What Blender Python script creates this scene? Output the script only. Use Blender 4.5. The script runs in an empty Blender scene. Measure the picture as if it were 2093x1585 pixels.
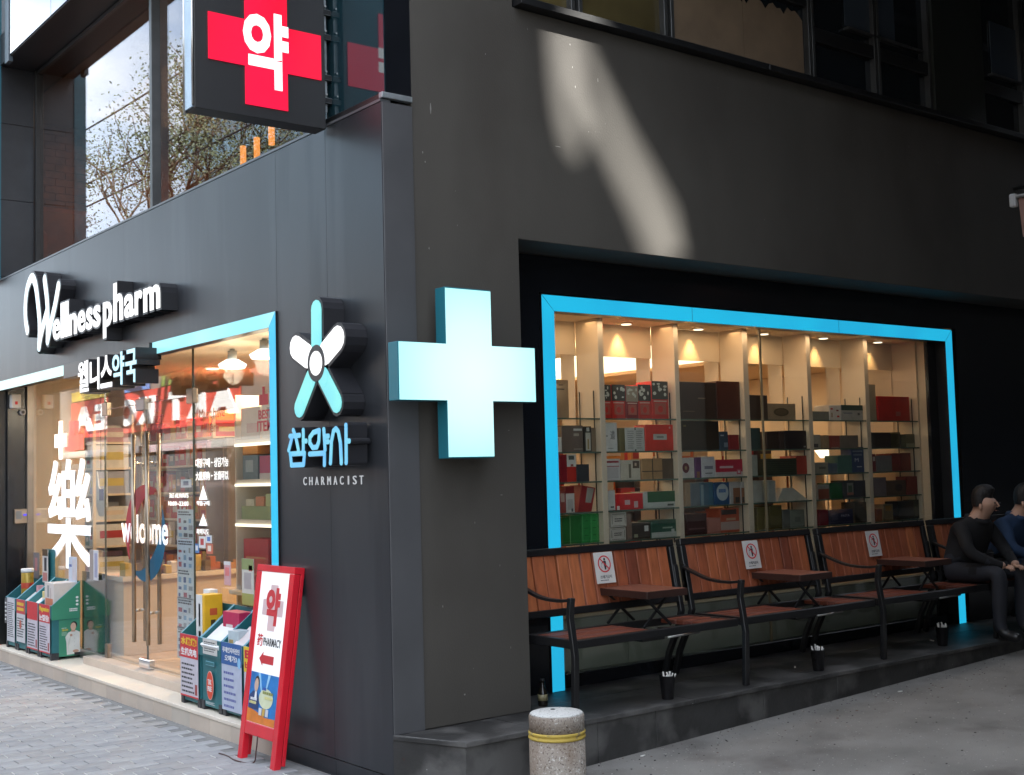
import bpy, bmesh, math, random
from mathutils import Vector, Matrix
random.seed(7)
S = bpy.context.scene
COL = S.collection
R_ = math.radians

# ------------------------------------------------------------------ camera, world, sun, exposure
CX, CY = 1046.5, 792.5
FPX = 2538.2955
CAM = Vector((-3.401, -5.388, 1.6))
def _n(v): return v.normalized()
AX = _n(Vector((4300 - CX, -(881 - CY), -FPX)))
AY = _n(Vector((-940 - CX, -(1020 - CY), -FPX)))
AZ = AX.cross(AY)
ROT = Matrix((AX, AY, AZ))              # camera axes -> world
cam_d = bpy.data.cameras.new('camera')
cam_d.sensor_width = 36.0
cam_d.lens = FPX / 2093 * 36.0
cam_d.clip_start = 0.05
cam_d.clip_end = 600
cam = bpy.data.objects.new('camera', cam_d)
COL.objects.link(cam)
cam.matrix_world = Matrix.Translation(CAM) @ ROT.to_4x4()
S.camera = cam
S.view_settings.view_transform = 'Standard'
S.view_settings.look = 'None'
S.view_settings.exposure = 2.4
S.view_settings.gamma = 1
EXPO = 2 ** 2.4
SUN_DIR = Vector((0.55, -0.60, 0.75)).normalized()     # towards the sun
el = math.asin(SUN_DIR.z)
az = math.atan2(SUN_DIR.x, SUN_DIR.y)
W = bpy.data.worlds.new('World'); S.world = W; W.use_nodes = True
nt = W.node_tree
sky = nt.nodes.new('ShaderNodeTexSky'); sky.sky_type = 'NISHITA'; sky.sun_disc = False
sky.sun_elevation = el; sky.sun_rotation = az
sky.air_density = 1.0; sky.dust_density = 2.0
bg = nt.nodes['Background']; bg.inputs['Strength'].default_value = 0.12
tcw = nt.nodes.new('ShaderNodeTexCoord')
mpw = nt.nodes.new('ShaderNodeMapping'); mpw.inputs['Scale'].default_value = (1, 1, 2.6)
nzw = nt.nodes.new('ShaderNodeTexNoise'); nzw.inputs['Scale'].default_value = 3.2; nzw.inputs['Detail'].default_value = 7
rpw = nt.nodes.new('ShaderNodeValToRGB'); rpw.color_ramp.elements[0].position = .36; rpw.color_ramp.elements[1].position = .60
mxw = nt.nodes.new('ShaderNodeMixRGB'); mxw.inputs[2].default_value = (6.2, 6.45, 6.7, 1)
mlw = nt.nodes.new('ShaderNodeMath'); mlw.operation = 'MULTIPLY'; mlw.inputs[1].default_value = .85
nt.links.new(tcw.outputs['Generated'], mpw.inputs[0]); nt.links.new(mpw.outputs[0], nzw.inputs[0])
nt.links.new(nzw.outputs[0], rpw.inputs[0]); nt.links.new(rpw.outputs[0], mlw.inputs[0]); nt.links.new(mlw.outputs[0], mxw.inputs[0])
nt.links.new(sky.outputs[0], mxw.inputs[1]); nt.links.new(mxw.outputs[0], bg.inputs[0])
sd = bpy.data.lights.new('sun', 'SUN'); sd.energy = 4.8; sd.angle = R_(0.65); sd.color = (1, .97, .90)
sun = bpy.data.objects.new('sun', sd); COL.objects.link(sun)
sun.rotation_euler = (-SUN_DIR).to_track_quat('-Z', 'Y').to_euler()
S.render.engine = 'CYCLES'
S.cycles.use_denoising = True
S.cycles.max_bounces = 7; S.cycles.transparent_max_bounces = 16
S.cycles.diffuse_bounces = 4; S.cycles.glossy_bounces = 4
S.cycles.sample_clamp_indirect = 6
S.cycles.caustics_reflective = False; S.cycles.caustics_refractive = False

# measured pixel of the photograph -> point on a plane of the place
def ray(px, py): return ROT @ Vector((px - CX, -(py - CY), -FPX))
def PX(px, py, x=0): d = ray(px, py); return CAM + d * ((x - CAM.x) / d.x)
def PY(px, py, y=0): d = ray(px, py); return CAM + d * ((y - CAM.y) / d.y)
def PZ(px, py, z=0): d = ray(px, py); return CAM + d * ((z - CAM.z) / d.z)

# ------------------------------------------------------------------ materials
MATS = {}
def pm(name, col, rough=.6, metal=0, noise=.12, scale=6, bump=0, bscale=60, spec=.5, coat=0, stretch=None, detail=4):
    if name in MATS: return MATS[name]
    m = bpy.data.materials.new(name); m.use_nodes = True; t = m.node_tree; b = t.nodes['Principled BSDF']
    b.inputs['Roughness'].default_value = rough; b.inputs['Metallic'].default_value = metal
    b.inputs['Specular IOR Level'].default_value = spec; b.inputs['Coat Weight'].default_value = coat
    tc = t.nodes.new('ShaderNodeTexCoord'); mp = t.nodes.new('ShaderNodeMapping')
    if stretch: mp.inputs['Scale'].default_value = stretch
    t.links.new(tc.outputs['Object'], mp.inputs[0])
    nz = t.nodes.new('ShaderNodeTexNoise'); nz.inputs['Scale'].default_value = scale; nz.inputs['Detail'].default_value = detail
    t.links.new(mp.outputs[0], nz.inputs[0])
    mx = t.nodes.new('ShaderNodeMixRGB')
    mx.inputs[1].default_value = (*[max(0, c * (1 - noise)) for c in col], 1)
    mx.inputs[2].default_value = (*[min(1, c * (1 + noise)) for c in col], 1)
    rr = t.nodes.new('ShaderNodeMapRange'); rr.inputs[1].default_value = .3; rr.inputs[2].default_value = .7
    t.links.new(nz.outputs[0], rr.inputs[0]); t.links.new(rr.outputs[0], mx.inputs[0])
    t.links.new(mx.outputs[0], b.inputs['Base Color'])
    if bump:
        n2 = t.nodes.new('ShaderNodeTexNoise'); n2.inputs['Scale'].default_value = bscale; n2.inputs['Detail'].default_value = 3
        bp = t.nodes.new('ShaderNodeBump'); bp.inputs['Strength'].default_value = bump; bp.inputs['Distance'].default_value = .01
        t.links.new(mp.outputs[0], n2.inputs[0]); t.links.new(n2.outputs[0], bp.inputs['Height']); t.links.new(bp.outputs[0], b.inputs['Normal'])
    m['mix'] = 1
    MATS[name] = m; return m
def specks(m, col, scale, thr, amt=1.0, stretch=(1, 1, 1), noise=False):
    """scattered chips / scratches / grains of another colour laid over a material"""
    t = m.node_tree; b = t.nodes['Principled BSDF']; src = b.inputs['Base Color'].links[0].from_socket
    tc = t.nodes.new('ShaderNodeTexCoord'); mp = t.nodes.new('ShaderNodeMapping'); mp.inputs['Scale'].default_value = stretch
    t.links.new(tc.outputs['Object'], mp.inputs[0])
    if noise:
        v = t.nodes.new('ShaderNodeTexNoise'); v.inputs['Scale'].default_value = scale; v.inputs['Detail'].default_value = 5; out = v.outputs[0]
        op = 'GREATER_THAN'
        r = t.nodes.new('ShaderNodeMapRange'); r.inputs[1].default_value = thr; r.inputs[2].default_value = thr + .12
        t.links.new(mp.outputs[0], v.inputs[0]); t.links.new(out, r.inputs[0]); fac = r.outputs[0]
    else:
        v = t.nodes.new('ShaderNodeTexVoronoi'); v.inputs['Scale'].default_value = scale
        t.links.new(mp.outputs[0], v.inputs[0])
        r = t.nodes.new('ShaderNodeMath'); r.operation = 'LESS_THAN'; r.inputs[1].default_value = thr
        t.links.new(v.outputs['Distance'], r.inputs[0])
        w = t.nodes.new('ShaderNodeSeparateColor'); t.links.new(v.outputs['Color'], w.inputs[0])
        g = t.nodes.new('ShaderNodeMath'); g.operation = 'GREATER_THAN'; g.inputs[1].default_value = .55
        t.links.new(w.outputs[0], g.inputs[0])
        q = t.nodes.new('ShaderNodeMath'); q.operation = 'MULTIPLY'; t.links.new(r.outputs[0], q.inputs[0]); t.links.new(g.outputs[0], q.inputs[1]); fac = q.outputs[0]
    k = t.nodes.new('ShaderNodeMath'); k.operation = 'MULTIPLY'; k.inputs[1].default_value = amt
    t.links.new(fac, k.inputs[0])
    mx = t.nodes.new('ShaderNodeMixRGB'); mx.inputs[2].default_value = (*col, 1)
    t.links.new(k.outputs[0], mx.inputs[0]); t.links.new(src, mx.inputs[1]); t.links.new(mx.outputs[0], b.inputs['Base Color'])
    return m
def em(name, col, k=1.0, vary=0, scale=3, col2=None):
    """a lit sign face: k is its brightness on the finished picture"""
    if name in MATS: return MATS[name]
    m = bpy.data.materials.new(name); m.use_nodes = True; t = m.node_tree
    b = t.nodes['Principled BSDF']; b.inputs['Base Color'].default_value = (*[c * .25 for c in col], 1); b.inputs['Roughness'].default_value = .35
    b.inputs['Emission Color'].default_value = (*col, 1); b.inputs['Emission Strength'].default_value = k / EXPO
    if vary or col2:
        tc = t.nodes.new('ShaderNodeTexCoord'); nz = t.nodes.new('ShaderNodeTexNoise'); nz.inputs['Scale'].default_value = scale; nz.inputs['Detail'].default_value = 1
        t.links.new(tc.outputs['Object'], nz.inputs[0])
        mx = t.nodes.new('ShaderNodeMixRGB'); mx.inputs[1].default_value = (*col, 1); mx.inputs[2].default_value = (*(col2 or [c * (1 - vary) for c in col]), 1)
        r = t.nodes.new('ShaderNodeMapRange'); r.inputs[1].default_value = .35; r.inputs[2].default_value = .65
        t.links.new(nz.outputs[0], r.inputs[0]); t.links.new(r.outputs[0], mx.inputs[0]); t.links.new(mx.outputs[0], b.inputs['Emission Color'])
    MATS[name] = m; return m
def glassm(name, tint=(1, 1, 1), k=1.8, base=0.0, rough=0.0):
    if name in MATS: return MATS[name]
    m = bpy.data.materials.new(name); m.use_nodes = True; t = m.node_tree
    for n in list(t.nodes): t.nodes.remove(n)
    o = t.nodes.new('ShaderNodeOutputMaterial'); tr = t.nodes.new('ShaderNodeBsdfTransparent'); tr.inputs[0].default_value = (*tint, 1)
    gl = t.nodes.new('ShaderNodeBsdfGlossy'); gl.inputs['Roughness'].default_value = rough; gl.inputs[0].default_value = (.97, .98, 1, 1)
    geo = t.nodes.new('ShaderNodeNewGeometry'); dp = t.nodes.new('ShaderNodeVectorMath'); dp.operation = 'DOT_PRODUCT'
    t.links.new(geo.outputs['Incoming'], dp.inputs[0]); t.links.new(geo.outputs['Normal'], dp.inputs[1])
    ab = t.nodes.new('ShaderNodeMath'); ab.operation = 'ABSOLUTE'; t.links.new(dp.outputs['Value'], ab.inputs[0])
    om = t.nodes.new('ShaderNodeMath'); om.operation = 'SUBTRACT'; om.inputs[0].default_value = 1; t.links.new(ab.outputs[0], om.inputs[1])
    pw = t.nodes.new('ShaderNodeMath'); pw.operation = 'POWER'; pw.inputs[1].default_value = 5; t.links.new(om.outputs[0], pw.inputs[0])
    ml = t.nodes.new('ShaderNodeMath'); ml.operation = 'MULTIPLY_ADD'; ml.inputs[1].default_value = .96 * k; ml.inputs[2].default_value = .04 * k + base; ml.use_clamp = True
    t.links.new(pw.outputs[0], ml.inputs[0])
    mx = t.nodes.new('ShaderNodeMixShader'); t.links.new(ml.outputs[0], mx.inputs[0]); t.links.new(tr.outputs[0], mx.inputs[1]); t.links.new(gl.outputs[0], mx.inputs[2])
    t.links.new(mx.outputs[0], o.inputs[0]); MATS[name] = m; return m
_pc = {}
def paint(col, rough=.5, noise=.06):
    key = (tuple(round(c, 3) for c in col), rough)
    if key not in _pc: _pc[key] = pm('painted_card_%d' % len(_pc), col, rough, noise=noise, scale=18)
    return _pc[key]

# ------------------------------------------------------------------ mesh builder
class M:
    def __init__(s): s.v = []; s.f = []; s.m = []; s.mats = []; s.sm = []
    def mi(s, mat):
        if mat not in s.mats: s.mats.append(mat)
        return s.mats.index(mat)
    def face(s, pts, mat, smooth=False):
        b = len(s.v); s.v += [tuple(p) for p in pts]; s.f.append(tuple(range(b, b + len(pts)))); s.m.append(s.mi(mat)); s.sm.append(smooth)
    def box(s, a, b, mat, mt=None):
        x0, y0, z0 = [min(p, q) for p, q in zip(a, b)]; x1, y1, z1 = [max(p, q) for p, q in zip(a, b)]
        return s.hexa([(x0, y0, z0), (x1, y0, z0), (x1, y1, z0), (x0, y1, z0)], [(x0, y0, z1), (x1, y0, z1), (x1, y1, z1), (x0, y1, z1)], mat)
    def hexa(s, lo, hi, mat):
        """two rings of corners joined"""
        n = len(lo); k = len(s.v); s.v += [tuple(p) for p in lo] + [tuple(p) for p in hi]; i = s.mi(mat)
        fs = [tuple(k + n - 1 - j for j in range(n)), tuple(k + n + j for j in range(n))] + [(k + j, k + (j + 1) % n, k + n + (j + 1) % n, k + n + j) for j in range(n)]
        s.f += fs; s.m += [i] * len(fs); s.sm += [False] * len(fs); return s
    def prism(s, pts, vec, mat):
        vec = Vector(vec); return s.hexa(pts, [tuple(Vector(p) + vec) for p in pts], mat)
    def tube(s, path, r, mat, n=8, close=False):
        path = [Vector(p) for p in path]; rs = r if isinstance(r, (list, tuple)) else [r] * len(path)
        rings = []; up = None
        for i, p in enumerate(path):
            d = (path[min(i + 1, len(path) - 1)] - path[max(i - 1, 0)]).normalized()
            if up is None: up = Vector((0, 0, 1)) if abs(d.z) < .9 else Vector((0, 1, 0))
            a = d.cross(up).normalized(); up = a.cross(d).normalized()
            k = len(s.v); s.v += [tuple(p + (a * math.cos(t) + up * math.sin(t)) * rs[i]) for t in [2 * math.pi * j / n for j in range(n)]]; rings.append(k)
        i_ = s.mi(mat)
        for a, b in zip(rings, rings[1:]):
            for j in range(n): s.f.append((a + j, a + (j + 1) % n, b + (j + 1) % n, b + j)); s.m.append(i_); s.sm.append(True)
        s.f.append(tuple(rings[0] + j for j in reversed(range(n)))); s.f.append(tuple(rings[-1] + j for j in range(n))); s.m += [i_, i_]; s.sm += [False, False]
        return s
    def bar(s, path, w, h, mat, up=(0, 1, 0)):
        """flat bar along a path: w across, h along 'up'"""
        path = [Vector(p) for p in path]; U = Vector(up).normalized(); k0 = len(s.v); i_ = s.mi(mat)
        for i, p in enumerate(path):
            d = (path[min(i + 1, len(path) - 1)] - path[max(i - 1, 0)]).normalized(); a = d.cross(U).normalized()
            s.v += [tuple(p + a * w / 2 + U * h / 2), tuple(p - a * w / 2 + U * h / 2), tuple(p - a * w / 2 - U * h / 2), tuple(p + a * w / 2 - U * h / 2)]
        for i in range(len(path) - 1):
            a = k0 + 4 * i
            for j in range(4): s.f.append((a + j, a + (j + 1) % 4, a + 4 + (j + 1) % 4, a + 4 + j)); s.m.append(i_); s.sm.append(False)
        e = k0 + 4 * (len(path) - 1); s.f += [(k0 + 3, k0 + 2, k0 + 1, k0), (e, e + 1, e + 2, e + 3)]; s.m += [i_, i_]; s.sm += [False, False]
        return s
    def lathe(s, c, prof, mat, n=24, mats=None):
        c = Vector(c); rings = []
        for r, z in prof:
            k = len(s.v); s.v += [(c.x + r * math.cos(2 * math.pi * j / n), c.y + r * math.sin(2 * math.pi * j / n), c.z + z) for j in range(n)]; rings.append(k)
        for q, (a, b) in enumerate(zip(rings, rings[1:])):
            i_ = s.mi(mats[q] if mats else mat)
            for j in range(n): s.f.append((a + j, a + (j + 1) % n, b + (j + 1) % n, b + j)); s.m.append(i_); s.sm.append(True)
        s.f.append(tuple(rings[0] + j for j in reversed(range(n)))); s.m.append(s.mi(mats[0] if mats else mat)); s.sm.append(False)
        s.f.append(tuple(rings[-1] + j for j in range(n))); s.m.append(s.mi(mats[-1] if mats else mat)); s.sm.append(False)
        return s
    def add(s, me, mat_side, mat_face, xf):
        """append another mesh's faces through a point map xf; front faces (n=+1 in z) get mat_face"""
        k = len(s.v); s.v += [tuple(xf(v.co)) for v in me.vertices]
        for p in me.polygons:
            s.f.append(tuple(k + i for i in p.vertices)); s.m.append(s.mi(mat_face if p.normal.z > .5 else mat_side)); s.sm.append(False)
    def mesh(s, name, bevel=0):
        me = bpy.data.meshes.new(name); me.from_pydata(s.v, [], s.f)
        for mt in s.mats: me.materials.append(mt)
        me.polygons.foreach_set('material_index', s.m); me.polygons.foreach_set('use_smooth', s.sm)
        bm = bmesh.new(); bm.from_mesh(me)
        bmesh.ops.recalc_face_normals(bm, faces=bm.faces)
        if bevel: bmesh.ops.bevel(bm, geom=list(bm.edges), offset=bevel, segments=1, affect='EDGES', clamp_overlap=True)
        bm.to_mesh(me); bm.free(); me.update(); return me
    def obj(s, name, parent=None, bevel=0, **tags):
        return link(s.mesh(name, bevel), name, parent, **tags)
def link(me, name, parent=None, **tags):
    o = bpy.data.objects.new(name, me); COL.objects.link(o)
    if parent is not None:
        o.parent = parent; o.matrix_parent_inverse = Matrix.Translation(-WL(parent))
    for k, v in tags.items(): o[k] = v
    return o
def WL(o): return Vector(o.location) if o.type == 'EMPTY' else Vector((0, 0, 0))
def T(name, label, cat, loc=(0, 0, 0), group=None):
    o = bpy.data.objects.new(name, None); COL.objects.link(o); o.location = loc; o.empty_display_size = .1
    o['label'] = label; o['category'] = cat
    if group: o['group'] = group
    return o
def struct(m, name, **k): return m.obj(name, None, kind='structure', **k)
_bc = {}
def bx(name, parent, a, b, mat, bevel=0, **tags):
    return M().box(a, b, mat).obj(name, parent, bevel, **tags)
def copy_thing(o, off, label):
    off = Vector(off); c = o.copy(); COL.objects.link(c); c['label'] = label; c.location = Vector(o.location) + off
    def rec(a, b):
        for ch in a.children:
            d = ch.copy(); COL.objects.link(d); d.parent = b; rec(ch, d)
    rec(o, c); return c

# ------------------------------------------------------------------ writing
_tc = {}
def text_mesh(txt, bold=0.0, ext=0.5):
    key = (txt, bold, ext)
    if key in _tc: return _tc[key]
    c = bpy.data.curves.new('t', 'FONT'); c.body = txt; c.size = 1; c.offset = bold; c.extrude = ext; c.resolution_u = 3; c.fill_mode = 'BOTH'
    o = bpy.data.objects.new('t', c); me = bpy.data.meshes.new_from_object(o); bpy.data.objects.remove(o)
    xs = [v.co.x for v in me.vertices]; ys = [v.co.y for v in me.vertices]
    bb = (min(xs), max(xs), min(ys), max(ys)) if xs else (0, 1, 0, 1)
    _tc[key] = (me, bb); return _tc[key]
class F:
    """a flat frame in the place: origin, u (right), v (up), n (outwards)"""
    def __init__(s, o, u, v, n=None):
        s.o = Vector(o); s.u = Vector(u).normalized(); s.v = Vector(v).normalized(); s.n = Vector(n).normalized() if n else s.u.cross(s.v)
    def p(s, u, v, d=0): return s.o + s.u * u + s.v * v + s.n * d
    def rect(s, m, u0, v0, u1, v1, d0, d1, mat):
        m.hexa([s.p(u0, v0, d0), s.p(u1, v0, d0), s.p(u1, v1, d0), s.p(u0, v1, d0)], [s.p(u0, v0, d1), s.p(u1, v0, d1), s.p(u1, v1, d1), s.p(u0, v1, d1)], mat)
    def poly(s, m, pts, d0, d1, mat, face=None):
        lo = [s.p(u, v, d0) for u, v in pts]; hi = [s.p(u, v, d1) for u, v in pts]; m.hexa(lo, hi, mat)
        if face: m.m[-len(pts) - 1] = m.mi(face)
    def disc(s, m, cu, cv, ru, rv, d0, d1, mat, n=28, face=None):
        s.poly(m, [(cu + ru * math.cos(2 * math.pi * j / n), cv + rv * math.sin(2 * math.pi * j / n)) for j in range(n)], d0, d1, mat, face)
    def text(s, m, txt, u0, v0, u1, v1, d0, d1, side, face=None, bold=0.0, keep=False):
        me, bb = text_mesh(txt, bold); w = (bb[1] - bb[0]) or 1; h = (bb[3] - bb[2]) or 1
        su = (u1 - u0) / w; sv = (v1 - v0) / h
        if keep: su = sv = min(su, sv)
        m.add(me, side, face or side, lambda c: s.p(u0 + (c.x - bb[0]) * su, v0 + (c.y - bb[2]) * sv, d0 + (c.z + .5) * (d1 - d0)))
    def stroke(s, m, pts, w, d0, d1, side, face=None, cap=True):
        pts = [Vector((a, b)) for a, b in pts]; k = 0
        for i, (a, b) in enumerate(zip(pts, pts[1:])):
            d = (b - a); 
            if d.length < 1e-6: continue
            d.normalize(); q = Vector((-d.y, d.x)) * w / 2; e = .0003 * (i % 3)
            s.poly(m, [tuple(a + q), tuple(a - q), tuple(b - q), tuple(b + q)][::-1], d0, d1 + e, side, face)
        if cap:
            for i, a in enumerate(pts): s.disc(m, a.x, a.y, w / 2 * .99, w / 2 * .99, d0, d1 + .0011 + .0002 * (i % 2), side, 12, face)
def lines(fr, m, u0, v0, u1, v1, n, mat, d, seed=1, h=.4):
    """rows of tiny print, too small to read"""
    rr = random.Random(seed); row = (v1 - v0) / n
    for i in range(n):
        v = v1 - row * (i + .8); u = u0
        end = u1 - (u1 - u0) * rr.random() * .3
        while u < end:
            w = min((u1 - u0) * (.05 + .12 * rr.random()), end - u); fr.rect(m, u, v, u + w, v + row * h, d, d + .0006, mat); u += w + (u1 - u0) * .03
def spline(pts, k=5):
    P = [Vector(p) for p in pts]; out = []
    for i in range(len(P) - 1):
        p0, p1, p2, p3 = P[max(i - 1, 0)], P[i], P[i + 1], P[min(i + 2, len(P) - 1)]
        for j in range(k):
            t = j / k; out.append(tuple(.5 * ((2 * p1) + (p2 - p0) * t + (2 * p0 - 5 * p1 + 4 * p2 - p3) * t * t + (3 * p1 - p0 - 3 * p2 + p3) * t ** 3)))
    out.append(tuple(P[-1])); return out

# ------------------------------------------------------------------ palette
cladding = pm('dark_grey_cladding', (.039, .042, .049), .36, .42, .16, 1.3, .03, 4, .6, stretch=(1, 1, .35))
specks(cladding, (.085, .09, .10), 1.2, .48, .3, (1, 3, .4), True); specks(cladding, (.3, .3, .3), 5, .016, .5)
brown = pm('dark_brown_grey_paint', (.078, .071, .062), .62, 0, .12, 1.6, .12, 160, .35, stretch=(1, 1, .5))
specks(brown, (.045, .038, .032), .9, .52, .4, (1, 1, .7), True); specks(brown, (.45, .43, .40), 5.3, .016, .6, (1, 1, .6)); specks(brown, (.34, .33, .31), 3.0, .020, .5, (5, 1, .9)); specks(brown, (.3, .29, .27), 1.6, .010, .5, (1.2, 1, 6))
black_pan = pm('black_gloss_panel', (.008, .009, .012), .22, 0, .2, 3)
black_tile = pm('black_stone_tile', (.022, .023, .027), .35, 0, .25, 5, .05, 50)
blackm = pm('black_painted_metal', (.012, .012, .013), .38, 0, .2, 8, .03, 90)
stone = pm('dark_stone_slab', (.040, .039, .038), .5, 0, .35, 3.5, .25, 45)
specks(stone, (.13, .125, .12), 3.0, .50, .8, (1, 1, 1), True); specks(stone, (.45, .45, .43), 9, .03, .6)
steel = pm('brushed_steel', (.55, .54, .52), .28, .95, .12, 10)
darksteel = pm('bronze_steel', (.34, .28, .22), .32, .9, .15, 10)
galv = pm('galvanised_bracket', (.34, .37, .39), .5, .6, .25, 14)
cream = pm('cream_laminate', (.70, .60, .46), .5, 0, .04, 3)
beige = pm('beige_wall', (.55, .45, .33), .6, 0, .05, 2)
white = pm('white_card', (.86, .86, .85), .5, 0, .03, 9)
whitep = pm('white_print_vinyl', (.85, .85, .85), .45, 0, .02, 9)
ink = pm('dark_ink', (.03, .03, .035), .6)
redp = pm('red_print', (.62, .03, .04), .5, 0, .05, 20)
teal = pm('teal_card', (.025, .155, .175), .5, 0, .1, 9)
tealL = pm('pale_teal_edge', (.22, .48, .58), .5)
greenp = pm('green_print', (.045, .26, .155), .5, 0, .1, 4)
yellowp = pm('yellow_print', (.80, .56, .04), .5)
bluep = pm('blue_print', (.03, .12, .36), .5)
skinm = pm('skin', (.52, .31, .22), .55, 0, .05, 20)
hairm = pm('black_hair', (.010, .008, .008), .55, 0, .4, 60, .9, 90, stretch=(1, 1, .25))
E_blue = em('blue_light_strip', (.02, .53, .84), .90, .15, 2.2, (.02, .46, .78))
E_blueL = em('pale_blue_light_strip', (.26, .76, .92), 1.0, .1, 1.5, (.40, .86, .93))
E_white = em('white_letter_face', (1, 1, 1), 1.35)
E_cyan = em('cyan_letter_face', (.42, .80, .95), 1.1)
E_mint = em('mint_letter_face', (.24, .76, .72), 1.0, .1, 6, (.18, .66, .74))

# ------------------------------------------------------------------ ground
asph = pm('worn_asphalt', (.225, .214, .198), .85, 0, .22, 2.2, .5, 120)
specks(asph, (.42, .41, .38), 30, .13, .8); specks(asph, (.05, .05, .05), 24, .12, .6); specks(asph, (.09, .075, .07), 1.7, .56, .55, (1, 1, 1), True)
street_m = pm('street_paving', (.17, .17, .175), .8, 0, .15, 2, .2, 60)
g = M(); N = 24
def gz(x, y):      # the alley climbs gently away from the corner
    return min(max(0, .03 + .034 * x), .6) if x > -.9 and y < 0.8 else 0.0
xs = [-120, -40, -14, -8, -4, -2, -1.2, -.6, 0, .4, .8, 1.6, 2.4, 3.2, 4, 5, 6, 7, 9, 12, 17, 40, 120]; ys = [-120, -40, -15, -8, -5, -3, -2, -1, -.4, .1, .6, 3, 7, 12, 20, 40, 120]
def gz2(x, y):
    if x <= -.6 or y > .3: return -.004
    s = min(1, (x + .6) / .8) * min(1, max(0, (.6 - y) / .5)); return (.03 + .034 * min(x, 17)) * s - .004 if x > 0 else .03 * s - .004
k = len(g.v); g.v = [(x, y, gz2(x, y)) for y in ys for x in xs]
for j in range(len(ys) - 1):
    for i in range(len(xs) - 1):
        a = j * len(xs) + i; g.f.append((a, a + 1, a + 1 + len(xs), a + len(xs)))
        g.m.append(g.mi(asph) if (xs[i] >= 0 or ys[j] < .1) else g.mi(street_m)); g.sm.append(False)
struct(g, 'ground')
# pavers on the pavement in front of the shop: short side along the wall, white sand in the short joints
pav = [pm('paver_grey_%d' % i, c, .8, 0, .12, 7, .25, 90) for i, c in enumerate([(.34, .342, .348), (.305, .308, .315), (.37, .372, .376), (.325, .322, .32)])]
sand = pm('pale_joint_sand', (.66, .65, .61), .95, 0, .1, 40)
PV = bpy.data.objects.new('pavement', None); COL.objects.link(PV); PV['kind'] = 'structure'
bed = M(); bed.box((-4.2, .1, -.003), (-.034, 9, .003), pm('joint_dust', (.23, .228, .222), .95, 0, .15, 30)); bed.obj('paver_bed', PV)
pm_me = []
for i in range(4):
    q = M(); q.box((-.0975, -.0475, .0), (.0975, .0475, .011), pav[i]); me = q.mesh('paver', .003); pm_me.append(me)
rest = M(); near = []
nrow = 0; y = .16
while y < 8.8:
    off = (.1 if nrow % 2 else 0); x = -4.1 + off
    while x < -.14:
        c = (x, y); d = (Vector((x, y, 0)) - CAM); w = ROT.transposed() @ d
        u, v = CX + FPX * w.x / -w.z, CY - FPX * w.y / -w.z
        inv = -40 < u < 760 and v < 1620
        near.append((0 if inv else 1, (d.length), x, y)); x += .2
    y += .1; nrow += 1
near.sort(key=lambda t: (t[0], t[1])); nb = 0; js = M()
for i, (iv, dd, x, y) in enumerate(near):
    z = random.uniform(-.0015, .0015)
    if nb < 300 and iv == 0:
        o = link(pm_me[random.choice([0, 0, 1, 2, 3])], 'paver', PV); o.location = (x, y, z); nb += 1
    else: rest.box((x - .0975, y - .0475, 0), (x + .0975, y + .0475, .011 + z), pav[random.choice([0, 0, 1, 2, 3])])
    if random.random() < .40:
        js.box((x + .0985, y - .045 + random.random() * .05, .002), (x + .1015, y + .045, .0122 + z), sand)
rest.obj('farther_pavers', PV, kind='stuff'); js.obj('joint_sand', PV, kind='stuff')

# ------------------------------------------------------------------ tiled entrance step
tile_m = [pm('beige_step_tile_%d' % i, c, .55, 0, .08, 3, .08, 60) for i, c in enumerate([(.62, .52, .43), (.59, .50, .42), (.66, .56, .46), (.57, .505, .43)])]
tread_m = pm('pale_tread_tile', (.80, .71, .59), .5, 0, .07, 2.5, .06, 50)
ES = bpy.data.objects.new('entrance_step', None); COL.objects.link(ES); ES['kind'] = 'structure'
bx('step_core', ES, (-.018, 1.19, -.05), (.6, 7.9, .100), pm('mortar', (.2, .18, .16), .9))
y = 1.19; i = 0
while y < 7.9:
    y2 = min(y + .305, 7.9)
    bx('tile', ES, (-.034, y + .0015, -.02), (-.016, y2 - .0015, .108), tile_m[[0, 1, 2, 0, 3, 0, 1][i % 7]], .0015); y = y2; i += 1
y = 1.19
while y < 7.9:
    y2 = min(y + .61, 7.9)
    for xa, xb in ((-.04, .29),): bx('tread_tile', ES, (xa, y + .0015, .103), (xb, y2 - .0015, .1255), tread_m, .002)
    y = y2
y = 2.75                       # raised threshold under the glass doors
while y < 5.0:
    y2 = y + .45; bx('threshold_tile', ES, (.16, y + .001, .126), (.62, y2 - .001, .186), tile_m[0], .002); y = y2
# ------------------------------------------------------------------ alley platform of dark slabs
PLT = bpy.data.objects.new('stone_platform', None); COL.objects.link(PLT); PLT['kind'] = 'structure'
YF = -.37
m = M(); m.prism([(.012, -.004, -.1), (.178, YF + .012, -.1), (8.5, YF + .012, -.1), (8.5, .5, -.1), (.012, .5, -.1)], (0, 0, .375), stone); m.obj('platform_core', PLT)
m = M(); m.prism([(.0, .0, -.1), (.168, YF - .02, -.1), (.178, YF - .005, -.1), (.016, .0, -.1)], (0, 0, .384), stone); m.obj('slab', PLT, .0015)
cuts = [.172, 1.03, 1.46, 2.35, 3.05, 3.9, 4.8, 5.7, 6.6, 8.5]
for a, b in zip(cuts, cuts[1:]):
    bx('slab', PLT, (a + .002, YF - .014, -.1), (b - .002, YF + .008, .284), stone, .002)
m = M(); m.prism([(-.004, -.002, .277), (.160, YF - .034, .277), (.62, YF - .034, .277), (.62, -.002, .277)], (0, 0, .024), stone); m.obj('top_slab', PLT, .003)
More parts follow.
